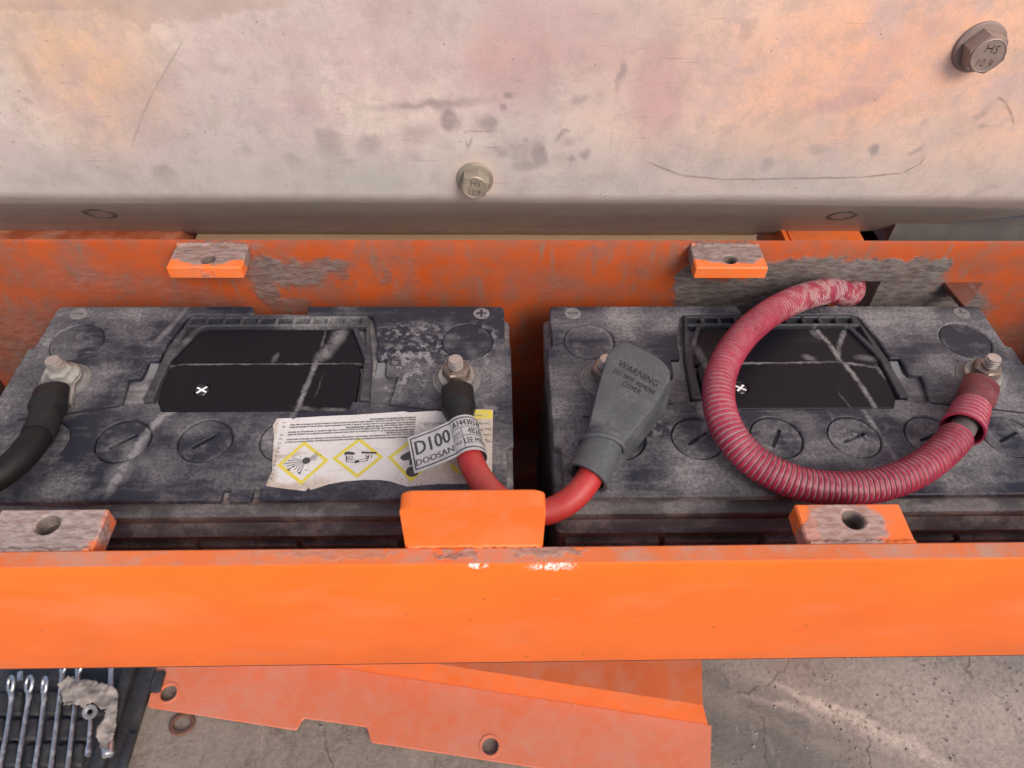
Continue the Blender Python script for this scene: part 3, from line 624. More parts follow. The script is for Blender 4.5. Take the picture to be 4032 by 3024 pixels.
BLK = (.018, .0195, .031); BLK2 = (.006, .0065, .010)
M_WHITE = mat_plain('white print', (.82, .82, .84), .5, .0)
M_STUD = mat_plain('zinc stud', (.42, .37, .34), .32, .4, (.24, .17, .14), 2, .7, 8)
M_NUTZ = mat_metal('zinc nut', (.36, .345, .325), .5, .9, (.30, .28, .255), 3, 12)
M_NUTR = mat_metal('brown oxidised nut', (.24, .19, .16), .5, .9, (.14, .095, .075), 7, 9)
def battery_mats(k, dust, blobs, lines, crust, slots, nuts, panel_lines, panel_dust):
    o = k*37
    d = {}
    d['lid'] = mat_plastic('dusty black lid', BLK, dust, blobs, lines, o, .55, crust, spots=.25)
    d['cap'] = mat_plastic('dusty black cap', BLK, dust*1.05, blobs, lines, o+2, .55, crust, big=25, spots=.2)
    d['case'] = mat_plastic('black case', (.085, .082, .088), 1.2, off=o+5, big=30)
    d['disc'] = mat_plastic('black blanking disc', BLK, dust*.9, blobs[:2], (), o+3, .55, big=20)
    d['handle'] = mat_plastic('black handle', (.030, .031, .038), .35 if k == 0 else .25, [(190, 150, 26, 6, 0, .5)] if k == 0 else (), panel_lines, o+7)
    d['panel'] = mat_plastic('clean black panel', BLK2, panel_dust, (), panel_lines, o+9, .5, spec=.16)
    d['seam'] = mat_plastic('black trim', (.012, .0125, .017), .12, off=o+11)
    d['hinge'] = mat_plastic('grey hinge', (.16, .16, .17), .4, off=o+13, big=12)
    d['bayfloor'] = mat_plastic('dusty recess floor', (.15, .135, .12), 1.3, off=o+15, tint=(.36, .31, .27), spots=0)
    d['pad'] = mat_plain('chalky lead pad', (.13, .125, .12), .7, .7, (.30, .275, .25), o, scale=9, bump=.5)
    d['mark'] = mat_plastic('dusty mark pad', (.15, .14, .14), .9, off=o+1, big=10)
    d['eye'] = mat_plain('indicator black', (.012, .012, .014), .25, .1)
    d['slots'] = slots; d['nuts'] = nuts
    return d
B1 = battery_mats(0, .46,
    [(40, 160, 60, 10, 0, .35), (8, 110, 22, 60, 0, .3), (18, 25, 22, 18, 30, .4), (300, 30, 40, 26, 0, .35), (300, 90, 28, 20, 0, .4), (50, 78, 10, 26, -25, .45), (64, 7, 14, 12, 20, .4), (128, 57, 14, 10, 0, .4), (118, 24, 18, 10, -20, .3), (176, 40, 10, 30, 0, .3), (250, 80, 10, 10, 0, .2)],
    [([(112, 70), (103, 50), (98, 28), (95, 6)], 3.2, 1.), ([(95, 44), (101, 28), (93, 12)], 7, .55), ([(116, 70), (106, 62)], 4, .9), ([(96, 167), (92, 150), (84, 128)], 2.6, .55), ([(192, 70), (189, 58), (184, 34)], 2.2, .45), ([(100, 30), (116, 24)], 4, .5), ([(95, 10), (84, 2)], 4, .4)],
    [(266, 112, 26, 18, 10, .9), (262, 96, 12, 14, 0, .9), (310, 122, 12, 24, 0, .7), (262, 140, 26, 10, 0, .6), (314, 70, 12, 30, 0, .45), (276, 126, 16, 10, 0, .6)],
    [.62, .62, .7, .55, .6, .5], ('flange', 'hex'),
    [([(211, 145), (207, 128), (199, 114)], 4.6, .7), ([(198, 113), (196, 96), (192, 67)], 1.7, .85), ([(199, 143), (199, 112)], .9, .4), ([(170, 120), (168, 112)], 2, .45), ([(104, 108.8), (160, 109.2), (226, 109.4)], 1.0, .7), ([(190, 70), (205, 68), (226, 67.5)], 1.6, .45), ([(204, 98), (202, 80)], .6, .3)], .07)
B2 = battery_mats(1, .55,
    [(60, 150, 50, 14, 0, .4), (40, 100, 30, 20, 0, .5), (290, 90, 30, 26, 0, .55), (14, 50, 14, 60, 0, .5), (100, 16, 34, 22, 0, .5), (230, 26, 50, 18, 0, .4), (262, 150, 50, 14, 0, .45), (305, 142, 30, 18, 0, .5), (250, 56, 20, 16, 0, .5), (25, 26, 16, 24, 0, .6), (195, 22, 20, 14, 0, .45)],
    [([(203, 66), (207, 44), (212, 10)], 2.0, .8), ([(96, 72), (98, 56), (92, 40)], 3, .6), ([(180, 66), (184, 40)], 1.4, .4), ([(60, 160), (60, 140)], 3, .3), ([(197, 58), (186, 52), (200, 50)], 2.4, .5)],
    [(196, 40, 22, 16, 0, .6), (300, 132, 14, 14, 0, .3), (62, 52, 26, 16, 0, .4), (288, 80, 20, 14, 0, .5)],
    [.56, .64, 1.05, .42, .36, .5], ('hex', 'hex'),
    [([(196, 144), (201, 128), (204, 110), (209, 90), (212, 67)], 1.7, .9), ([(217, 143), (207, 126), (202, 113)], 1.7, .7), ([(120, 108.6), (160, 109), (200, 110), (226, 104)], 1.3, .7), ([(226, 104), (229, 92)], 1.6, .6), ([(104, 130), (108, 112), (112, 90)], 3, .6), ([(178, 116), (186, 113)], 2.5, .55), ([(216, 115), (228, 113)], 3, .5), ([(192, 142), (196, 134)], 3, .5), ([(192, 80), (196, 67)], .7, .35)], .12)
bat1 = make_battery(0, B1, True)
bat2 = make_battery(355, B2, False)
tag(bat1, 'dusty black battery with white hazard label, in the left half of the orange box', 'battery', 'batteries in the orange box')
tag(bat2, 'dusty black battery without label, under the red corrugated conduit', 'battery', 'batteries in the orange box')

# ------------------------------------------------------------------ hazard label stuck on the first battery
n = N('stained paper label')
tan = n.blobs([(305, 18, 30, 16, 0, .8, .8), (312, 50, 12, 30, 0, .75, .7), (183, 14, 6, 10, 0, 1., .4), (184, 30, 4, 8, 0, .9, .4), (200, 8, 26, 3, 0, .9, .6), (215, 10, 10, 5, 20, .8, .6), (180, 56, 3, 22, 0, .8, .5), (270, 50, 16, 14, 0, .45, .8), (194, 31, 10, 1.5, 10, .8, .5), (285, 12, 20, 5, 0, .5, .8), (318, 40, 3, 40, 0, .8, .5)], 'xy', .6, n.warp(4, 9, 4))
f = n.rng(n.noise(2.5, 4, .7), .3, .7)
col = n.mix(n.mul(n.rng(n.noise(22, 4, .6), .4, .7), .25), (.60, .585, .575), (.43, .395, .36))
col = n.mix(n.mul(tan, n.rng(f, 0, 1, .55, .95)), col, (.36, .27, .20))
cr = n.rng(n.voro(26, off=4, vec=n.warp(5, 14, 3, 7), feature='DISTANCE_TO_EDGE'), .0, .02, 1., 0.); col = n.mix(n.mul(cr, n.rng(f, 0, 1, .15, .5)), col, (.36, .34, .33))
spk = n.mul(n.rng(n.noise(1.5, 2, .6, off=3), .6, .66), n.blobs([(270, 10, 14, 6, 0, 1., .7), (300, 30, 20, 20, 0, .6, .7)], 'xy')); col = n.mix(spk, col, (.28, .10, .05))
n.bump(n.noise(16, 3, .5, stretch=(1, 3, 1)), .6, 1.6); n.bump(n.rng(n.voro(17, off=1, feature='DISTANCE_TO_EDGE'), .0, .03), .25, .4)
M_LABEL = n.done(col, .55, 0, .4)
M_INK = mat_plain('dark print', (.035, .037, .043), .6, .12)
M_YEL = mat_plain('yellow print', (.60, .50, .05), .55, .25, (.45, .38, .2))
top = [(181, 60.5), (190, 60.8), (191.5, 59.6), (192.5, 60.9), (210, 62.2), (230.7, 63.3), (246, 64.6), (261, 65.9), (264, 65.0), (289, 66.9), (303, 67.4), (317.6, 67.1)]
bot = [(316.9, 40), (316.7, 9.8), (300, 9.6), (286, 9.9), (276, 9.0), (267, 8.0), (262, 9.8), (256, 12.0), (250, 13.0), (240, 13.0), (230, 12.2), (221, 10.2), (214, 7.4), (211, 6.2), (209.6, 7.6), (207.7, 5.4), (196, 7.2), (186, 8.8), (184.5, 9.4), (184.8, 12.6), (186, 20), (184.8, 26), (183.8, 33), (182.2, 45), (179.5, 55)]
lab = MB().plate(top+bot, .02, .32, (), .05).build('warning_label', M_LABEL, bat1, 30)
ZL = .46
par = ['PROPOSITION 65 WARNING: Battery posts, terminals and related accessories contain lead and lead compounds, chemicals known to the State of',
       'California to cause cancer and reproductive harm. Batteries also contain other chemicals known to the State of California to cause cancer.',
       'WASH HANDS AFTER HANDLING.',
       'AVERTISSEMENT PROPOSITION 65 : Les bornes de batterie, les prises et les accessoires contiennent du plomb et des composés de plomb,',
       'des produits chimiques connus dans l\'État de la Californie pour causer le cancer et des effets nocifs sur la reproduction. Les batteries',
       'aussi d\'autres produits chimiques connus. SE LAVER LES MAINS APRÈS MANIPULATION.',
       'ADVERTENCIA DE LA PROPUESTA 65: Los postes de batería, terminales y accesorios relacionados pueden contener plomo y compuestos de plomo,',
       'California por causar cáncer y daños a la reproducción. Las baterías también contienen otros productos químicos conocidos en el estado de California por causar cáncer.',
       'LAVARSE LAS MANOS DESPUÉS DE LA MANIPULACIÓN.']
m = MB()
for i, ln in enumerate(par):
    k = min(1., 82/max(1, len(ln)*1.0)); yb = 45.2+i*1.95
    v, fc = text2d(ln, 1.9, 'LEFT'); wd = max(x for x, y in v); tw = (270-191.5) if len(ln) > 100 else wd*.62*(1 if wd*.62 < 70 else .7)
    sx = tw/wd
    for e_ in (-.09, .09): m.add([(268.5-x*sx+e_, yb-y+e_+(268-(268.5-x*sx))*-.052, ZL+e_*.2) for x, y in v], fc)
# address block, upside down, beside the yellow corner
for i, ln in enumerate(['Mfg. by: East Penn', 'Lyon Station, PA', 'East Penn Canada', 'Courtice, ON']):
    text_on(m, ln, 3.1, lambda x, y, i=i: (316-x, 41.5+i*4.6-y, ZL), .8, 'LEFT')
text_on(m, '1-800-427-3035', 3.0, lambda x, y: (289-x, 55.6-y, ZL), .8, 'LEFT')
for i, ch in enumerate('RECOMMENDED BY'):     # column of capitals down the label's worn edge
    text_on(m, ch, 2.5, lambda x, y, i=i: (186.6-y, 14+i*3.3-x, ZL), 1.)
m.build('lettering', M_INK, lab, 0)
MB().plate(rnd(rect(300, 59.5, 317, 66.6), .4, 1), .34, .44, (), .03).build('yellow_corner', M_YEL, lab)
text_on(MB(), 'FOS', 5.4, lambda x, y: (309-x, 62.9-y, .52), 1.1).build('lettering', M_LABEL, lab, 0)
def diamond(cx, cy, pts, clip=None):
    m = MB(); q = 4
    inn = [(cx+(x-cx)*.81, cy+(y-cy)*.81) for x, y in pts]
    for i in range(q):
        if clip and i in clip: continue
        m.add([pts[i]+(ZL-.05,), pts[(i+1) % q]+(ZL-.05,), inn[(i+1) % q]+(ZL-.05,), inn[i]+(ZL-.05,)], [(0, 1, 2, 3)])
    return m
D1 = [(201.3, 42.2), (188, 23.8), (204.8, 9.6), (218.4, 27.4)]; D2 = [(234.7, 44.6), (220.1, 28.6), (237, 14.2), (251, 29.6)]; D3 = [(268.2, 44.8), (253.5, 29.4), (268.8, 11.2), (284, 28)]
diamond(203.2, 25.9, D1).build('hazard_diamond', M_YEL, lab, 0); diamond(235.6, 29.2, D2).build('hazard_diamond', M_YEL, lab, 0); diamond(268.6, 28.2, D3).build('hazard_diamond', M_YEL, lab, 0)
m = MB().add([(293, 24.4, ZL-.05), (291.4, 22.4, ZL-.05), (296, 16.6, ZL-.05), (298.4, 17.4, ZL-.05)], [(0, 1, 2, 3)]); m.build('hazard_diamond', M_YEL, lab, 0)
m = MB(); bx, by = 205, 27.2      # exploding bomb: ball with rays and fragments
m.add([(x, y, ZL) for x, y in circle(bx, by, 2.5, 18)], [tuple(range(18))])
for a, L, wd in ((165, 9, .5), (178, 11, .55), (192, 13, .6), (205, 12, .6), (218, 13, .7), (232, 10, .6), (246, 10, .7), (258, 12, .7), (25, 7, .5), (38, 9, .55), (52, 8, .5), (10, 6, .45)):
    A = radians(a); ca, sa = cos(A), sin(A)
    m.add([(bx+2.8*ca+sa*.12, by+2.4*sa-ca*.12, ZL), (bx+L*ca+sa*wd*.5, by+L*sa*.85-ca*wd*.5, ZL), (bx+L*ca-sa*wd*.5, by+L*sa*.85+ca*wd*.5, ZL), (bx+2.8*ca-sa*.12, by+2.4*sa+ca*.12, ZL)], [(0, 1, 2, 3)])
for (dx, dy, r) in ((-7, -4, .8), (-9, -7, .9), (-3, -9, .9), (1, -7, .7), (5, 6, .6), (8, 4, .6), (4, 3, .6), (-4, 3, .6), (6, 8, .5)):
    m.add([(bx+dx+r*cos(k*2.1+dx), by+dy+r*sin(k*2.1+dx), ZL) for k in range(3)], [(0, 1, 2)])
m.build('hazard_symbol', M_INK, lab, 0)
m = MB()                           # corrosion: hand and slab with two tilted test tubes
def quad(*p): m.add([(x, y, ZL) for x, y in p], [tuple(range(len(p)))])
quad((237.3, 33.8), (246.6, 33.4), (246.7, 32.0), (237.4, 32.3))
quad((227.2, 33.4), (229.5, 34.0), (232.8, 33.2), (233.9, 32.2), (232.2, 31.3), (229.5, 31.6), (227.0, 31.2))
for (a, b) in (((229.0, 27.4), (235.0, 26.0)), ((235.8, 26.4), (241.6, 27.8))):
    d = Vector((b[0]-a[0], b[1]-a[1])).normalized(); nn = Vector((-d.y, d.x))
    for sgn in (1, -1):
        p0 = Vector(a)+nn*sgn*.85; p1 = Vector(b)+nn*sgn*.85; quad(tuple(p0+nn*.18), tuple(p1+nn*.18), tuple(p1-nn*.18), tuple(p0-nn*.18))
    e = Vector(b) if a[0] < 233 else Vector(a)
    quad(*[(e.x+.95*cos(k*.7), e.y+.95*sin(k*.7)) for k in range(9)])
    e = Vector(a) if a[0] < 233 else Vector(b); quad((e.x-.3, e.y+2.6), (e.x+.3, e.y+2.6), (e.x+.3, e.y-1.2), (e.x-.3, e.y-1.2))
for bx_, by_ in ((228.5, 30.8), (230.2, 30.6), (232, 30.6), (240.5, 31.4), (242, 31.2), (243.6, 31.4)):
    quad((bx_-.3, by_), (bx_+.25, by_+.1), (bx_+.5, by_-2.2), (bx_-.1, by_-2.4))
m.build('hazard_symbol', M_INK, lab, 0)
m = MB(); quad(*circle(269.2, 18.6, 3.9, 22)); quad((267.2, 23.4), (271.2, 23.4), (272, 28), (271.5, 34), (266.5, 34), (262, 30.8), (261, 28.6), (263.4, 26.6), (266.8, 27.4)); quad((268.5, 34.4), (272, 34.4), (272, 37), (270, 36)); m.build('hazard_symbol', M_INK, lab, 0)

# ------------------------------------------------------------------ cables
M_BLKCAB = mat_plain('black rubber cable', (.006, .0055, .006), .6, .12, (.06, .05, .045), 3, scale=25, spec=.25)
M_BLKSHR = mat_plain('black heat shrink', (.008, .0085, .0105), .55, .2, (.08, .075, .07), 5, scale=15, spec=.3)
M_REDCAB = mat_plain('red cable jacket', (.42, .026, .026), .5, .55, (.34, .13, .09), 8, scale=16)
M_LUG = mat_metal('dull tinned lug', (.40, .38, .36), .5, .9, (.30, .27, .24), 9)
def lug(parent, c, d, z=2.2):
    """ring tongue lying on the terminal, running along d"""
    d = Vector(d).normalized(); p = Vector((-d.y, d.x)); c = Vector(c)
    ring = [c+Vector((cos(a), sin(a)))*12.2 for a in [atan2(d.y, d.x)+.75+k*(2*pi-1.5)/20 for k in range(21)]]
    ou = [(q.x, q.y) for q in ring]+[tuple(c+d*26-p*7), tuple(c+d*26+p*7)]
    MB().plate(ou, z, z+3.1, [circle(c.x, c.y, 5, 20)], .6).build('lug', M_LUG, parent)
# black cable on the first battery's left stud
blk = empty('black_cable', (36.6, 93.5, 0)); tag(blk, 'thick black cable leaving the left stud of the labelled battery', 'cable')
L0 = Vector((36.6, 93.5, 0))
pth = [Vector(p)-L0 for p in [(39.7, 75.9, 11.0), (44.5, 60.3, 13.0), (49.6, 42.4, 16.0), (50.7, 26.3, 18.0), (46.4, 12.8, 18.0), (35.9, 2.5, 16.0), (14.4, -4.0, 10.0), (-28.0, 1.8, -10.0)]]
cp = catmull(pth, 2.5)
MB().tube(cp[4:], 8.0, 24).build('jacket', M_BLKCAB, blk, 60)
k = next(i for i, p in enumerate(cp) if (p-cp[0]).length > 46)
MB().tube(cp[:k], lambda t: 10.4-(.0 if t < .40 else min(1, (t-.40)/.12)*1.3)+(.5 if .36 < t < .5 else 0), 24, True, squash=lambda t: .62+.38*min(1, t/.45)).build('heat_shrink', M_BLKSHR, blk, 50)
dd = cp[3]-cp[0]; lug(blk, (0, 0), (dd.x, dd.y))
# red jumper between the two batteries
jmp = empty('red_jumper_cable', (293.4, 93.5, 0)); tag(jmp, 'red jumper cable with printed white tag linking the two batteries behind the latch tab', 'cable')
J0 = Vector((293.4, 93.5, 0))
JP = [Vector(p)-J0 for p in [(294.7, 75.6, 10.0), (295.9, 60.0, 13.0), (298.4, 43.4, 15.0), (301.8, 25.0, 16.0), (306.9, 9.0, 15.0), (316.5, -5.0, 12.0), (330.3, -12.0, 6.0), (346.9, -12.7, 4.0), (361.0, -8.1, 9.0), (370.9, 1.0, 14.0), (377.8, 14.2, 16.0), (383.1, 27.1, 17.0)]]
jc = catmull(JP, 2.5); MB().tube(jc[6:], 7.6, 24).build('jacket', M_REDCAB, jmp, 60)
k = next(i for i, p in enumerate(jc) if (p-jc[0]).length > 42)
MB().tube(jc[:k], lambda t: 10.4-(0 if t < .5 else min(1, (t-.5)/.08)*1.9)+(.4 if .44 < t < .54 else 0), 24, True, squash=lambda t: .68+.32*min(1, t/.5)).build('heat_shrink', M_BLKSHR, jmp, 50)
dd = jc[3]-jc[0]; lug(jmp, (0, 0), (dd.x, dd.y))
# printed tag: a flag to the left that wraps over the cable
ti = next(i for i, p in enumerate(jc) if (p-jc[0]).length > 32); ti2 = next(i for i, p in enumerate(jc) if (p-jc[0]).length > 60)
cA, cB = jc[ti], jc[ti2]; axis = (cA-cB).normalized(); mid = (cA+cB)/2
lf = (Vector((-1, -.16, 0))-axis*Vector((-1, -.16, 0)).dot(axis)).normalized(); up_ = lf.cross(axis); up_ = up_ if up_.z > 0 else -up_
TH = 27.; TR = 9.7; FLAG = 27.
def tagpt(u, v, lift=0.):
    """u along the tag (0 = flag's far end), v across (0..TH)"""
    s_ = u-FLAG; r = TR+lift; sh = axis*(v-TH/2)
    if s_ <= 0:
        base = up_*(r*sin(radians(38)))+lf*(r*cos(radians(38)))
        t_ = (lf*sin(radians(38))-up_*cos(radians(38))*.25).normalized()
        return mid+base+t_*(-s_)+sh*1.+axis*(s_*.0)+up_*(.004*s_*s_)+axis*(-s_*-.10)
    a = radians(142)-s_/TR
    return mid+(-lf*cos(pi-(pi-a))*1.+up_*sin(a))*r*1.+sh if False else mid+(lf*-cos(a)+up_*sin(a))*r+sh
# tag sheet
uu = [FLAG*i/14 for i in range(15)]+[FLAG+34*i/22 for i in range(1, 23)]; vv = [TH*i/8 for i in range(9)]
m = MB(); A = [[tagpt(u, v) for v in vv] for u in uu]; Bk = [[tagpt(u, v, -.35) for v in vv] for u in uu]
for g_, fl in ((A, False), (Bk, True)):
    o = len(m.v); m.v += [tuple(p) for r_ in g_ for p in r_]
    for i in range(len(uu)-1):
        for j in range(8):
            q = (o+i*9+j, o+(i+1)*9+j, o+(i+1)*9+j+1, o+i*9+j+1); m.f.append(q if fl else q[::-1])
M_TAG = mat_plain('silver vinyl tag', (.42, .415, .42), .35, .7, (.26, .245, .24), 6, scale=10)
tg = m.build('cable_tag', M_TAG, jmp, 60)
m = MB()
def ink(u0, v0, u1, v1, k=8):
    for i in range(k):
        a, b = u0+(u1-u0)*i/k, u0+(u1-u0)*(i+1)/k; m.add([tagpt(a, v0, .18), tagpt(b, v0, .18), tagpt(b, v1, .18), tagpt(a, v1, .18)], [(0, 1, 2, 3)])
ink(1.2, 1.6, 60, 2.5, 40); ink(1.2, TH-2.5, 60, TH-1.6, 40); ink(1.2, 2.5, 2.1, TH-2.5, 1); ink(27, 11, 60, 11.35, 20); ink(27, 17.6, 60, 17.95, 20); ink(27, 2.5, 27.3, TH-2.5, 1); ink(33.4, 2.5, 33.7, 17.6, 1)
text_on(m, 'D100', 14.6, lambda x, y: tagpt(14.4+x, 16.4+y, .2), .70, bold=.3); text_on(m, 'DOOSAN', 6.2, lambda x, y: tagpt(14.3+x, 6.2+y, .2), .92, bold=.14)
text_on(m, 'A144303-01', 6.4, lambda x, y: tagpt(28.6+x, 20.9+y, .2), .62, 'LEFT', bold=.14); text_on(m, '4B241', 6.4, lambda x, y: tagpt(37.0+x, 14.2+y, .2), .66, 'LEFT', bold=.08)
text_on(m, 'LEE MYUNG', 6.0, lambda x, y: tagpt(33.6+x, 7.0+y, .2), .60, 'LEFT', bold=.06); text_on(m, 'LOT', 3.2, lambda x, y: tagpt(30.4+x, 13.6+y, .2), .75); text_on(m, '회로', 2.6, lambda x, y: tagpt(30.4+x, 7+y, .2), .9)
m.build('lettering', M_INK, tg, 0)
# rubber terminal cover (WARNING boot) at the jumper's other end
M_BOOT = mat_plain('grey black rubber', (.052, .056, .064), .55, .6, (.125, .13, .138), 12, scale=18, bump=.35, updust=.25)
BT = [Vector(p)-J0 for p in [(400.6, 97.5, 30.0), (404.7, 99.0, 30.0), (409.8, 97.5, 30.0), (418.7, 91.2, 30.0), (426.2, 84.7, 29.0), (430.5, 77.4, 29.0), (431.3, 71.7, 28.5), (428.6, 63.7, 28.0), (416.9, 46.6, 26.0), (404.1, 31.1, 24.0), (394.5, 20.3, 22.5), (388.6, 19.2, 22.0), (382.7, 24.5, 22.0), (376.5, 30.2, 22.5), (378.7, 40.5, 24.0), (384.0, 59.4, 26.5), (390.4, 79.8, 28.5), (394.6, 90.5, 29.5)]]
BT = [p+Vector((-3., .5, 0)) for p in BT]
BT = [p.copy() for p in catmull(BT+[BT[0]], 3)[:-1]]
_q = [Vector(p)-J0 for p in [(404.7, 99.0, 30.0), (431.3, 71.7, 28.5), (382.8, 24.9, 21.5)]]
nrm = (_q[1]-_q[0]).cross(_q[2]-_q[0]).normalized(); nrm = nrm if nrm.z > 0 else -nrm
for p in BT: p.z = _q[0].z-((p.x-_q[0].x)*nrm.x+(p.y-_q[0].y)*nrm.y)/nrm.z
ctr = sum(BT, Vector())/len(BT)
def ring(sc, dz, flat=None): return [Vector((ctr.x+(p.x-ctr.x)*sc, ctr.y+(p.y-ctr.y)*sc, (ctr.z+(p.z-ctr.z)*sc+dz) if flat is None else flat+(p.z-ctr.z)*.25)) for p in BT]
mb = MB().loft([ring(1.10, 0, 4), ring(1.11, 0, 5.5), ring(1.05, -9), ring(1.0, -2.2), ring(.99, -1.0), ring(.965, -.2), ring(.94, 0), ring(.6, 0), ring(.2, 0)])
bootm = MB(); bootm.v, bootm.f = list(mb.v), list(mb.f)
boot = bootm.build('terminal_cover', M_BOOT, jmp, 50)
# neck sleeve of the cover with an open end round the cable
ni = next(i for i in range(len(jc)) if (jc[i]-jc[-1]).length < 27)
d_end = (jc[-1]-jc[-4]).normalized(); side_ = d_end.cross(Vector((0, 0, 1))).normalized()
nk = jc[ni:]+[jc[-1]+d_end*3]; nk = [p-side_*1.6*(1-i/len(nk)) for i, p in enumerate(nk)]
loops_o = []; T_ = MB()
outer = MB().tube(nk, lambda t: 12.8+(.5 if t < .08 else 0)-.9*t, 26, False, squash=lambda t: .92)
inner = MB().tube(nk[:6], 11.2, 26, False, squash=lambda t: .92)
outer.add(inner.v, [f_[::-1] for f_ in inner.f])
r0 = 26
for j in range(r0):
    b0 = len(outer.v)-len(inner.v); outer.f.append((j, (j+1) % r0, b0+(j+1) % r0, b0+j)[::-1])
outer.build('cover_neck', M_BOOT, boot, 50)
MB().tube([jc[-1]+d_end*(-3.5+1.5*cos(q)-0)+side_*13.0*cos(q)*1.0+d_end.cross(side_)*-11.4*sin(q)+Vector((0, 0, 0)) for q in [pi*k_/20-.1 for k_ in range(23)]], 1.5, 10).build('collar', M_BOOT, boot, 50)
# raised lettering on the cover
wdir = (Vector((421.2, 62.9, 28.0))-Vector((399.2, 81.1, 28.0))); wdir.normalize()
wdir = (wdir-nrm*wdir.dot(nrm)).normalized(); vdir = nrm.cross(wdir)
def on_cover(px): 
    P = Vector(px)-J0+Vector((-2.5, 0, 0)); P = P-nrm*((P-ctr).dot(nrm)); return P
m = MB()
for txt, pos, size, wd_ in (('WARNING', (410.7, 72.6, 27.5), 7.0, 28.5), ('DO  NOT  REMOVE', (407.3, 66.6, 27.0), 4.9, 29.5), ('COVER', (405.2, 61.9, 27.0), 5.2, 12.8)):
    o_ = on_cover(pos); v, fc = text2d(txt, size); sx = wd_/(max(x for x, y in v)-min(x for x, y in v))
    sp = 1.12
    for zz in (.35,): m.add([o_+wdir*(x*sx+e_)+vdir*y+nrm*(zz+.05) for x, y in v for e_ in ()] or [o_+wdir*(x*sx-.1)+vdir*y+nrm*.22 for x, y in v], fc); m.add([o_+wdir*(x*sx+.1)+vdir*(y-.1)+nrm*.25 for x, y in v], fc)
m.build('lettering', mat_plain('raised rubber lettering', (.018, .019, .022), .6, .1, (.08, .08, .085)), boot, 0)

# red corrugated conduit with the second positive cable
cnd = empty('corrugated_conduit', (648.4, 93.5, 0)); tag(cnd, 'red corrugated conduit looping over the unlabelled battery from the wall hole to its stud', 'conduit')
C0 = Vector((648.4, 93.5, 0))
CP = [Vector(p)-C0 for p in [(612, 226, -20), (599.3, 199.0, -15.0), (574.4, 186.0, -1.6), (540.1, 162.9, 11.0), (507.7, 136.7, 18.0), (480.8, 107.1, 23.0), (462.6, 77.8, 25.0), (455.2, 51.4, 24.0), (458.3, 29.4, 20.0), (470.8, 12.6, 15.0), (490.9, 1.1, 12.0), (515.6, -2.9, 11.0), (540.8, -0.6, 11.0), (565.6, 8.4, 12.0), (587.4, 22.4, 13.5), (600.7, 33.9, 14.5)]]
cc = resample(catmull(CP, 1.5), 1.0)
PITCH = 3.1; R0 = 9.9; seg = 26
def wave(s_):
    t = (s_/PITCH) % 1.0
    return 1. if t < .6 else 0. if .68 < t < .92 else (1-(t-.6)/.08 if t <= .68 else (t-.92)/.08)
Lc = sum((b-a).length for a, b in zip(cc, cc[1:])); arcs = []; rad = []; gr_ = []
for k in range(int(Lc/PITCH)):
    jit = random.uniform(-.12, .12)
    for t, q, g_ in ((0, .0, 0.), (.3, .12, 0.), (.6, .0, 0.), (.68, -.85, 1.), (.92, -.85, 1.)):
        arcs.append((k+t)*PITCH+jit); rad.append(R0+q); gr_.append(g_)
arcs[0] = 0.
mb, _L = rings_tube(cc, arcs, rad, seg)
gv = []; lv = []
for i in range(len(arcs)): gv += [gr_[i]]*seg; lv += [arcs[i]/Lc]*seg
mb.at = {'groove': gv, 'along': lv}
n = N('red corrugated plastic')
gr = n.attr('groove'); al = n.attr('along'); f = n.rng(n.noise(5, 4, .65), .35, .65)
col = n.mix(n.rng(n.noise(30, 3), .35, .65), (.23, .012, .038), (.33, .025, .06))
dst = n.mul(gr, n.rng(al, .08, .6, .62, .85)); dst = n.mul(dst, n.rng(f, 0, 1, .7, 1.))
far = n.mul(n.rng(al, .38, .22), n.rng(n.noise(9, 4, .7, off=3), .44, .56)); dst = n.mx(dst, n.mul(far, .66))
dst = n.mx(dst, n.mul(n.mul(n.up(.2, .9), n.rng(f, .2, .9)), .13))
col = n.mix(dst, col, (.42, .30, .29)); n.bump(n.noise(1.5, 3, .6), .2, .2)
M_COND = n.done(col, n.rng(dst, 0, .6, .42, .85), 0, .45)
mb.build('conduit', M_COND, cnd, 40)
# inner cable, cuff and heat shrink up to the stud
SP = [cc[-1]-(cc[-1]-cc[-30]).normalized()*14, cc[-1], Vector((611.5, 45.1, 15.0))-C0, Vector((622.7, 59.3, 13.0))-C0, Vector((634.0, 73.9, 10.0))-C0]
sp = catmull(SP, 2); MB().tube(sp, 7.6, 22).build('inner_cable', mat_plain('grey wrapped cable', (.09, .07, .07), .6, .4, (.2, .16, .15)), cnd, 60)
q0, q1 = Vector((604.4, 37.1, 14.5))-C0, Vector((618.9, 55.4, 14.0))-C0
cf = resample([q0, q0.lerp(q1, .5), q1], .5); cl = (q1-q0).length
mb = MB().tube(cf, lambda t: 12.6-.8*(1-wave(t*cl*.8))-1.8*t, 28, False); i2 = MB().tube(cf, lambda t: 11.3-1.8*t, 28, False); gb0 = len(mb.v)
gl_ = []
for i in range(len(cf)): gl_ += [(1-wave(i/(len(cf)-1)*cl*.8))*.9]*28
mb.add(i2.v, [f_[::-1] for f_ in i2.f])
for j in range(28):
    mb.f.append((j, gb0+j, gb0+(j+1) % 28, (j+1) % 28)); e = len(cf)*28-28; mb.f.append((e+j, e+(j+1) % 28, gb0+e+(j+1) % 28, gb0+e+j))
mb.at = {'groove': gl_+[0.]*len(i2.v), 'along': [.8]*len(mb.v)}
mb.build('cuff', M_COND, cnd, 40)
M_MAROON = mat_plain('maroon heat shrink', (.14, .020, .026), .5, .5, (.20, .13, .12), 14, scale=10)
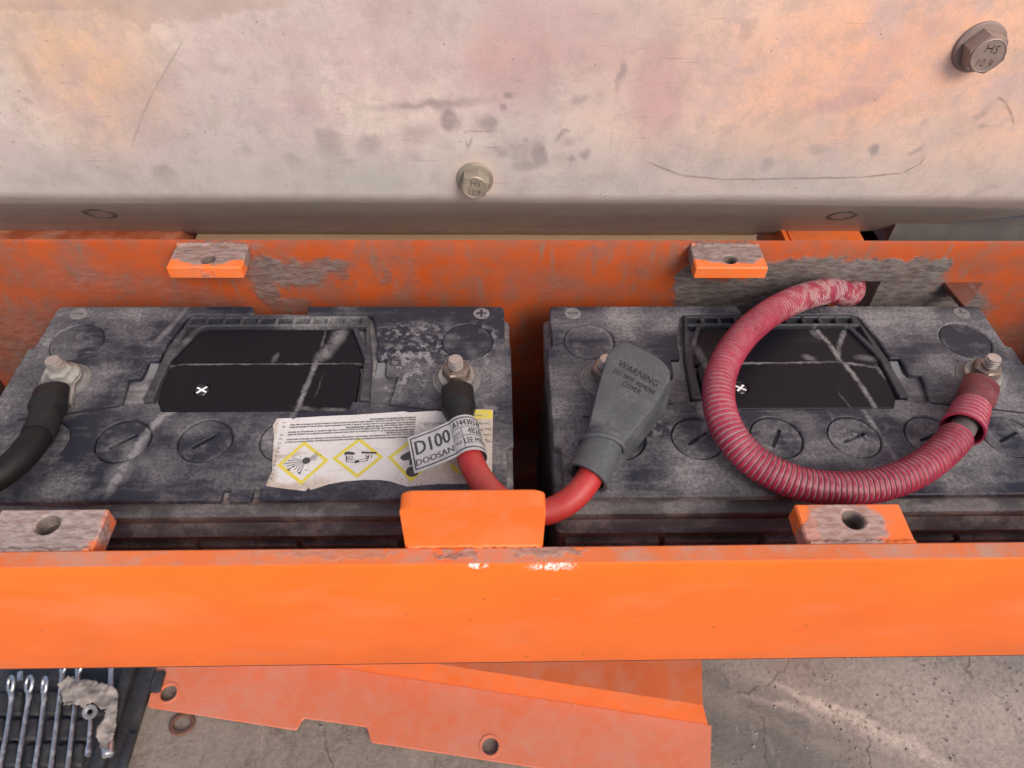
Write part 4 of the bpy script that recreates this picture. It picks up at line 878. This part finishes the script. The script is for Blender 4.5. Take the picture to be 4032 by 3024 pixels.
hs_ = catmull([Vector((616.7, 52.3, 14.0))-C0, Vector((624.5, 62.1, 12.5))-C0, Vector((632.0, 71.8, 11.0))-C0, Vector((638.1, 79.7, 9.0))-C0], 1.5)
MB().tube(hs_, lambda t: 9.4 if t < .25 else 9.4+(t-.25)/.2*2 if t < .45 else 11.4, 24, True, squash=lambda t: 1-.36*max(0, (t-.4)/.6)).build('heat_shrink', M_MAROON, cnd, 50)
dd = hs_[0]-hs_[-1]; lug(cnd, (0, 0), (dd.x, dd.y))

# ------------------------------------------------------------------ on the ground: box cover, ring, tool tray
ZC = ZG+6
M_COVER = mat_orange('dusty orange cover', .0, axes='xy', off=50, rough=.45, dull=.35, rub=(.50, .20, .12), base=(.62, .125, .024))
n = N('dusty orange flange')
f = n.rng(n.noise(14, 5, .65), .35, .7); c_ = n.rng(n.noise(60, 3, .5, off=4), .35, .65)
col = n.mix(n.math('ADD', n.mul(f, .30), n.mul(c_, .3)), (.62, .155, .07), (.52, .26, .20))
rg = n.mul(n.rng(n.math('ABSOLUTE', n.math('SUBTRACT', n.voro(22, off=3, vec=n.warp(6, 12, 3)), .42)), .035, .0), n.rng(n.noise(50, 3, off=7), .5, .6)); col = n.mix(n.mul(rg, .12), col, (.62, .42, .36))
n.bump(n.noise(3, 3, .6), .12, .3)
M_COVERF = n.done(col, .5, 0, .5)
cov = empty('box_cover', (200, 60, ZC)); tag(cov, 'loose orange steel cover with bolt holes and notched edge lying on the ground', 'cover plate')
O_ = Vector((200, 60, ZC))
Z2 = ZC+2.5
fl = [(-92.3, 122.1), (-88.7, 74.5), (89.8, 46.0), (95.5, 59.7), (170.9, 48.3), (176.9, 31.6), (412.3, -5.7), (555.3, -28.6), (572.2, 44.2), (133.4, 117.2), (118.7, 142.3), (-94.1, 151.0)]
fl = [(x-200, y-60) for x, y in fl]
hl = [(-68.6, 90.2), (313.5, 25.0)]
mb = MB().plate(rnd(fl, [1, 3, 3, 4, 4, 3, 1, 3, 1, 1, 1, 1], 3), 0, 2.6, [circle(x-200, y-60, 9.5, 28) for x, y in hl], .5)
mb.build('flange', M_COVERF, cov, 35)
for x, y in hl: MB().lathe((x-200, y-60, 2.2), (0, 0, 1), [(10.2, 0), (12.6, .9), (12.2, 1.4), (9.8, 1.2), (9.4, -.6)], 30, 0, False, False).build('hole_rim', M_COVERF, cov)
bA, bB = [Vector(p)-O_ for p in ((133.4, 117.2, -541.5), (572.2, 44.2, -541.5))]; bA = bA+(bA-bB)*.25; bB = bB-(bB-bA).normalized()*4
tA, tB = [Vector(p)-O_ for p in ((254.1, 106.7, -508.0), (557.1, 55.4, -508.0))]; tA = tA+(tA-tB)*.45
ext = Vector((tB.y-tA.y, -(tB.x-tA.x), 0)).normalized()*-130
dn = Vector((0, 0, -2.4))
m = MB(); cs = [[bA, bB], [tA, tB], [tA+ext, tB+ext]]
m.add([bA, bB, tB, tA, bA+dn, bB+dn, tB+dn, tA+dn], [(0, 1, 2, 3), (7, 6, 5, 4), (0, 4, 5, 1), (1, 5, 6, 2), (2, 6, 7, 3), (3, 7, 4, 0)]); m.build('side', M_COVER, cov, 30)
m = MB(); m.add([tA, tB, tB+ext, tA+ext, tA+dn, tB+dn, tB+ext+dn, tA+ext+dn], [(0, 1, 2, 3), (7, 6, 5, 4), (0, 4, 5, 1), (1, 5, 6, 2), (2, 6, 7, 3), (3, 7, 4, 0)]); m.build('top', mat_orange('shaded dusty cover top', .0, axes='xy', off=55, rough=.6, dull=.8, rub=(.46, .15, .085), base=(.52, .10, .022)), cov, 30)  # duller base puts the box's shadow into the top's colour
rp = (-44.7, 55.7, -548.0)
tag(MB().lathe(rp, (.1, .2, 1), [(9, 0), (14, 0), (14.6, 1.5), (13, 3.2), (10, 3.0), (9, 0)], 30, 0, False, False).build('rusty_ring', mat_plain('rusty ring', (.13, .055, .038), .8, .6, (.22, .16, .13), scale=8, bump=.6)), 'rusty ring lying on the ground just below the cover corner', 'ring')
# tool tray
M_TRAY = mat_plain('black moulded tray', (.024, .024, .028), .45, .35, (.12, .11, .11), 17, scale=18)
TX, TY = -117.8, 65.2
tr = empty('tool_tray', (TX, TY, ZG+2)); tag(tr, 'black moulded plastic wrench tray on the ground below the left end of the box', 'tool tray')
MB().plate(rnd(rect(-330, -120, 0, 130), 6, 3), 0, 6, (), 1.2).build('base', M_TRAY, tr, 35)
MB().box(-10, -120, 5.8, 4, 130, 17, 2).build('rim', M_TRAY, tr); MB().box(5, -120, .5, 26, 130, 9, 1.5).build('outer_lip', M_TRAY, tr)
MB().box(27, 25, .5, 40, 50, 12, 2).build('latch', M_TRAY, tr); MB().box(20, -60, 8.6, 30, -22, 16, 2).build('latch', M_TRAY, tr)
T0 = Vector((TX, TY, ZG+2))
WR = [[(-248.4, 97.1, -526.0), (-241.3, 81.1, -528.0), (-233.8, 50.6, -530.0), (-223.4, 7.6, -530.0)],
      [(-227.1, 96.8, -526.0), (-222.7, 83.6, -528.0), (-215.3, 50.3, -530.0), (-204.7, 7.3, -530.0)],
      [(-208.9, 95.6, -526.0), (-204.6, 82.4, -528.0), (-194.8, 43.9, -530.0), (-186.0, 7.0, -530.0)],
      [(-195.9, 119.1, -526.0), (-192.6, 104.6, -528.0), (-182.3, 61.2, -530.0), (-169.6, 11.6, -530.0)],
      [(-177.0, 117.9, -526.0), (-174.2, 104.3, -528.0), (-165.1, 66.3, -530.0), (-151.2, 11.3, -530.0)]]
M_CHROME = mat_metal('chrome tool steel', (.70, .70, .72), .34, .3, (.3, .28, .28), 2)
wl = ['leftmost chrome wrench in the black tool tray, ring end just below the box', 'second chrome wrench from the left in the black tool tray', 'third chrome wrench from the left in the tool tray, with the narrowest ring', 'chrome wrench whose shaft runs under the left edge of the torn rag', 'chrome wrench mostly hidden under the middle of the torn rag']
for k, pts in enumerate(WR):
    o0 = Vector(pts[0]); root = empty('wrench', tuple(o0)); P = [Vector(p)-o0 for p in pts]
    d = (P[1]-P[0]).normalized()
    L = catmull(P[1:]+[P[-1]+(P[-1]-P[-2]).normalized()*30], 5); L[0:0] = [P[0]+d*7.5]
    MB().tube(L, lambda t: 2.5 if t > .06 else 3.2, 12, True, squash=lambda t: 1.25).build('shank', M_CHROME, root, 50)
    # ring end standing on edge in its slot
    ring_ = []; sd_ = d.cross(Vector((0, 0, 1))).normalized(); vw = (Vector((317, -243, 362))-o0).normalized(); upv = (vw-d*vw.dot(d)).normalized(); upv = (upv+upv.cross(d)*(.34, .42, .26, .3, .3)[k]).normalized()
    MB().tube([P[0]+d*cos(2*pi*i/24)*9.2+upv*sin(2*pi*i/24)*8.0 for i in range(25)], 2.0, 10, False).build('ring_end', M_CHROME, root, 60)
    MB().lathe(L[-1], (L[-1]-L[-2]), [(2.4, -2), (6, 6), (6.5, 14), (3, 16)], 14).build('jaw', M_CHROME, root, 40)
    tag(root, wl[k], 'wrench', 'wrenches in the tool tray')
# short ratchet wrench and socket bar
a, b_, c_ = [Vector(p) for p in ((-143.9, 63.9, -524.0), (-141.6, 56.1, -527.0), (-132.4, 18.5, -530.0))]
root = empty('ratchet_wrench', tuple(a)); tag(root, 'short chrome wrench with round ring head beside the torn rag', 'wrench', 'wrenches in the tool tray')
MB().lathe((0, 0, 0), (.15, -.45, 1), [(3.0, -2.5), (8.0, -2.5), (8.6, -1.4), (8.6, 1.4), (8, 2.3), (5.5, 2.5), (3.0, 1.6), (3.0, -2.5)], 28, 0, False, False).build('ring_end', mat_metal('satin tool steel', (.20, .20, .22), .55, .4), root, 40)
MB().tube(catmull([b_-a, (b_+c_)/2-a, c_-a], 5), lambda t: 2.5 if t < .7 else 3.6, 14).build('shank', M_CHROME, root, 50)
a, b_ = Vector((-138.5, 114.9, -527.0)), Vector((-109.3, 17.2, -527.0))
root = empty('socket_bar', tuple(a)); tag(root, 'chrome bar with a socket end lying under the torn rag at the tray edge', 'socket bar')
MB().tube([Vector(), (b_-a)*.5, (b_-a)*.92], 3.0, 14).build('shank', M_CHROME, root, 50)
d = (b_-a).normalized(); MB().lathe((b_-a)-d*17, d, [(5.4, 0), (6.2, 1), (6.2, 16), (5.6, 17), (4.0, 17), (4.0, 10)], 22).build('socket', M_CHROME, root, 40)
a, b_ = Vector((-245.0, 112.0, -528.0)), Vector((-240.4, 101.0, -528.0))
tag(MB().tube([a-a, (b_-a)*.5, b_-a], 3.2, 6).build('screwdriver_bit', M_CHROME, None, 20, tuple(a)), 'small bright bit lying between the two leftmost wrench rings', 'bit')
# moulded clips between the wrenches
for k, cl_ in enumerate([[(-267.4, 91.3), (-252.1, 93.0), (-243.0, 65.4), (-258.1, 65.7)], [(-256.5, 63.0), (-244.4, 62.8), (-236.5, 38.2), (-247.6, 38.4)], [(-248.1, 34.1), (-235.2, 35.6), (-226.9, 10.4), (-239.5, 10.6)], [(-248.5, 92.9), (-236.1, 92.7), (-227.4, 65.2), (-238.8, 65.4)], [(-239.3, 60.9), (-226.1, 62.5), (-218.5, 37.9), (-231.4, 38.1)], [(-232.7, 35.6), (-217.2, 35.3), (-209.2, 10.1), (-223.7, 10.3)], [(-228.5, 90.8), (-214.9, 92.4), (-206.6, 64.9), (-219.9, 65.1)], [(-221.2, 62.4), (-205.4, 62.2), (-198.2, 37.6), (-213.0, 37.8)], [(-210.8, 33.5), (-199.7, 35.0), (-192.0, 9.8), (-203.0, 10.0)], [(-209.9, 92.4), (-193.7, 92.1), (-185.9, 64.6), (-201.0, 64.8)], [(-198.9, 60.3), (-187.4, 61.9), (-180.6, 37.3), (-191.8, 37.5)], [(-193.1, 34.9), (-179.4, 34.7), (-172.2, 9.5), (-184.9, 9.7)], [(-189.5, 90.2), (-177.7, 91.9), (-170.2, 64.3), (-181.7, 64.5)], [(-183.0, 61.8), (-169.0, 61.6), (-162.5, 37.0), (-175.5, 37.2)], [(-176.2, 33.0), (-161.4, 34.4), (-154.5, 9.2), (-169.0, 9.5)], [(-170.9, 91.8), (-156.5, 91.6), (-149.5, 64.0), (-162.8, 64.2)], [(-163.5, 59.8), (-148.3, 61.3), (-142.2, 36.7), (-157.0, 37.0)], [(-155.7, 34.4), (-143.8, 34.2), (-137.3, 8.9), (-148.3, 9.1)], [(-153.2, 89.7), (-137.7, 91.3), (-131.0, 63.7), (-146.1, 64.0)]]):
    pl = rnd([(p[0]-T0.x, p[1]-T0.y) for p in cl_], 4, 3)
    MB().plate(pl, 5.8, 12.5+2*(k % 2), (), 2.2).build('clip', M_TRAY, tr, 50)
# rag
RG = [Vector(p) for p in [(-189.6, 93.8, -517.0), (-186.2, 96.4, -517.0), (-178.9, 101.6, -517.0), (-171.6, 99.3, -517.0), (-166.0, 97.9, -517.0), (-159.3, 98.4, -517.0), (-150.9, 98.3, -517.0), (-142.1, 93.1, -517.0), (-131.3, 92.4, -517.0), (-120.5, 87.8, -517.0), (-113.7, 73.6, -517.0), (-111.1, 64.6, -517.0), (-108.0, 50.5, -517.0), (-105.2, 31.7, -517.0), (-108.6, 30.1, -517.0), (-109.2, 25.5, -517.0), (-111.4, 23.0, -517.0), (-113.1, 21.0, -517.0), (-117.6, 26.9, -517.0), (-123.9, 33.7, -517.0), (-124.8, 41.3, -517.0), (-121.9, 52.0, -517.0), (-121.6, 56.8, -517.0), (-125.0, 65.7, -517.0), (-127.5, 64.4, -517.0), (-130.5, 65.1, -517.0), (-134.4, 68.5, -517.0), (-138.8, 72.1, -517.0), (-144.1, 71.8, -517.0), (-147.1, 70.0, -517.0), (-149.5, 66.5, -517.0), (-153.9, 68.8, -517.0), (-158.3, 69.6, -517.0), (-163.7, 70.7, -517.0), (-167.8, 69.7, -517.0), (-173.7, 70.9, -517.0), (-177.5, 77.2, -517.0), (-181.6, 84.5, -517.0)]]
RG = [(p.x, p.y) for p in RG]
bm = bmesh.new()
def inside(x, y):
    c = False
    for i in range(len(RG)):
        (x1, y1), (x2, y2) = RG[i-1], RG[i]
        if (y1 > y) != (y2 > y) and x < (x2-x1)*(y-y1)/(y2-y1)+x1: c = not c
    return c
gx0, gx1 = min(p[0] for p in RG), max(p[0] for p in RG); gy0, gy1 = min(p[1] for p in RG), max(p[1] for p in RG); ST = 1.1
vm = {}; mb = MB(); mb2 = []
def gz(x, y): return -517+noise.noise(Vector((x/12, y/12, 2)))*4.2+noise.noise(Vector((x/5, y/5, 7)))*1.2
ix = int((gx1-gx0)/ST)+2; iy = int((gy1-gy0)/ST)+2
def vid(i, j):
    if (i, j) not in vm:
        x, y = gx0+i*ST+random.uniform(-.25, .25), gy0+j*ST+random.uniform(-.25, .25); vm[(i, j)] = len(mb.v); mb.v.append((x, y, gz(x, y)))
    return vm[(i, j)]
for i in range(ix):
    for j in range(iy):
        if inside(gx0+(i+.5)*ST+random.uniform(-.6, .6), gy0+(j+.5)*ST+random.uniform(-.9, .9)): mb.f.append((vid(i, j), vid(i+1, j), vid(i+1, j+1), vid(i, j+1)))
n = N('dirty rag cloth')
col = n.mix(n.rng(n.noise(14, 5, .65), .35, .7), (.20, .17, .155), (.36, .315, .285)); n.bump(n.noise(1.0, 2, .6), .7, .7)
M_RAG = n.done(col, .95, 0, .2)
rag = mb.build('torn_rag', M_RAG, None, 80); sm = rag.modifiers.new('thickness', 'SOLIDIFY'); sm.thickness = .0009
tag(rag, 'dirty torn grey rag draped over the wrenches in the tool tray', 'rag')
# loose grit and stones on the ground
mb = MB()
for k in range(700):
    x = random.uniform(560, 1000) if k % 3 else random.uniform(-110, 560); y = random.uniform(-70, 190); r = random.choice([.6, .8, 1., 1.2, 1.6, 2.2 if random.random() < .3 else 1])
    z = ZG+r*.3; a = random.uniform(0, 6); q = [random.uniform(.7, 1.3) for _ in range(6)]
    vs = [(x+cos(a)*r*q[0], y+sin(a)*r*q[0], z), (x-sin(a)*r*q[1], y+cos(a)*r*q[1], z), (x-cos(a)*r*q[2], y-sin(a)*r*q[2], z), (x+sin(a)*r*q[3], y-cos(a)*r*q[3], z), (x, y, z+r*.8*q[4]), (x, y, z-r)]
    mb.add(vs, [(0, 1, 4), (1, 2, 4), (2, 3, 4), (3, 0, 4), (1, 0, 5), (2, 1, 5), (3, 2, 5), (0, 3, 5)])
struct(mb.build('gravel', mat_plain('grit', (.22, .19, .17), .9, .8, (.38, .32, .27), scale=12), None, 0), 'stuff')
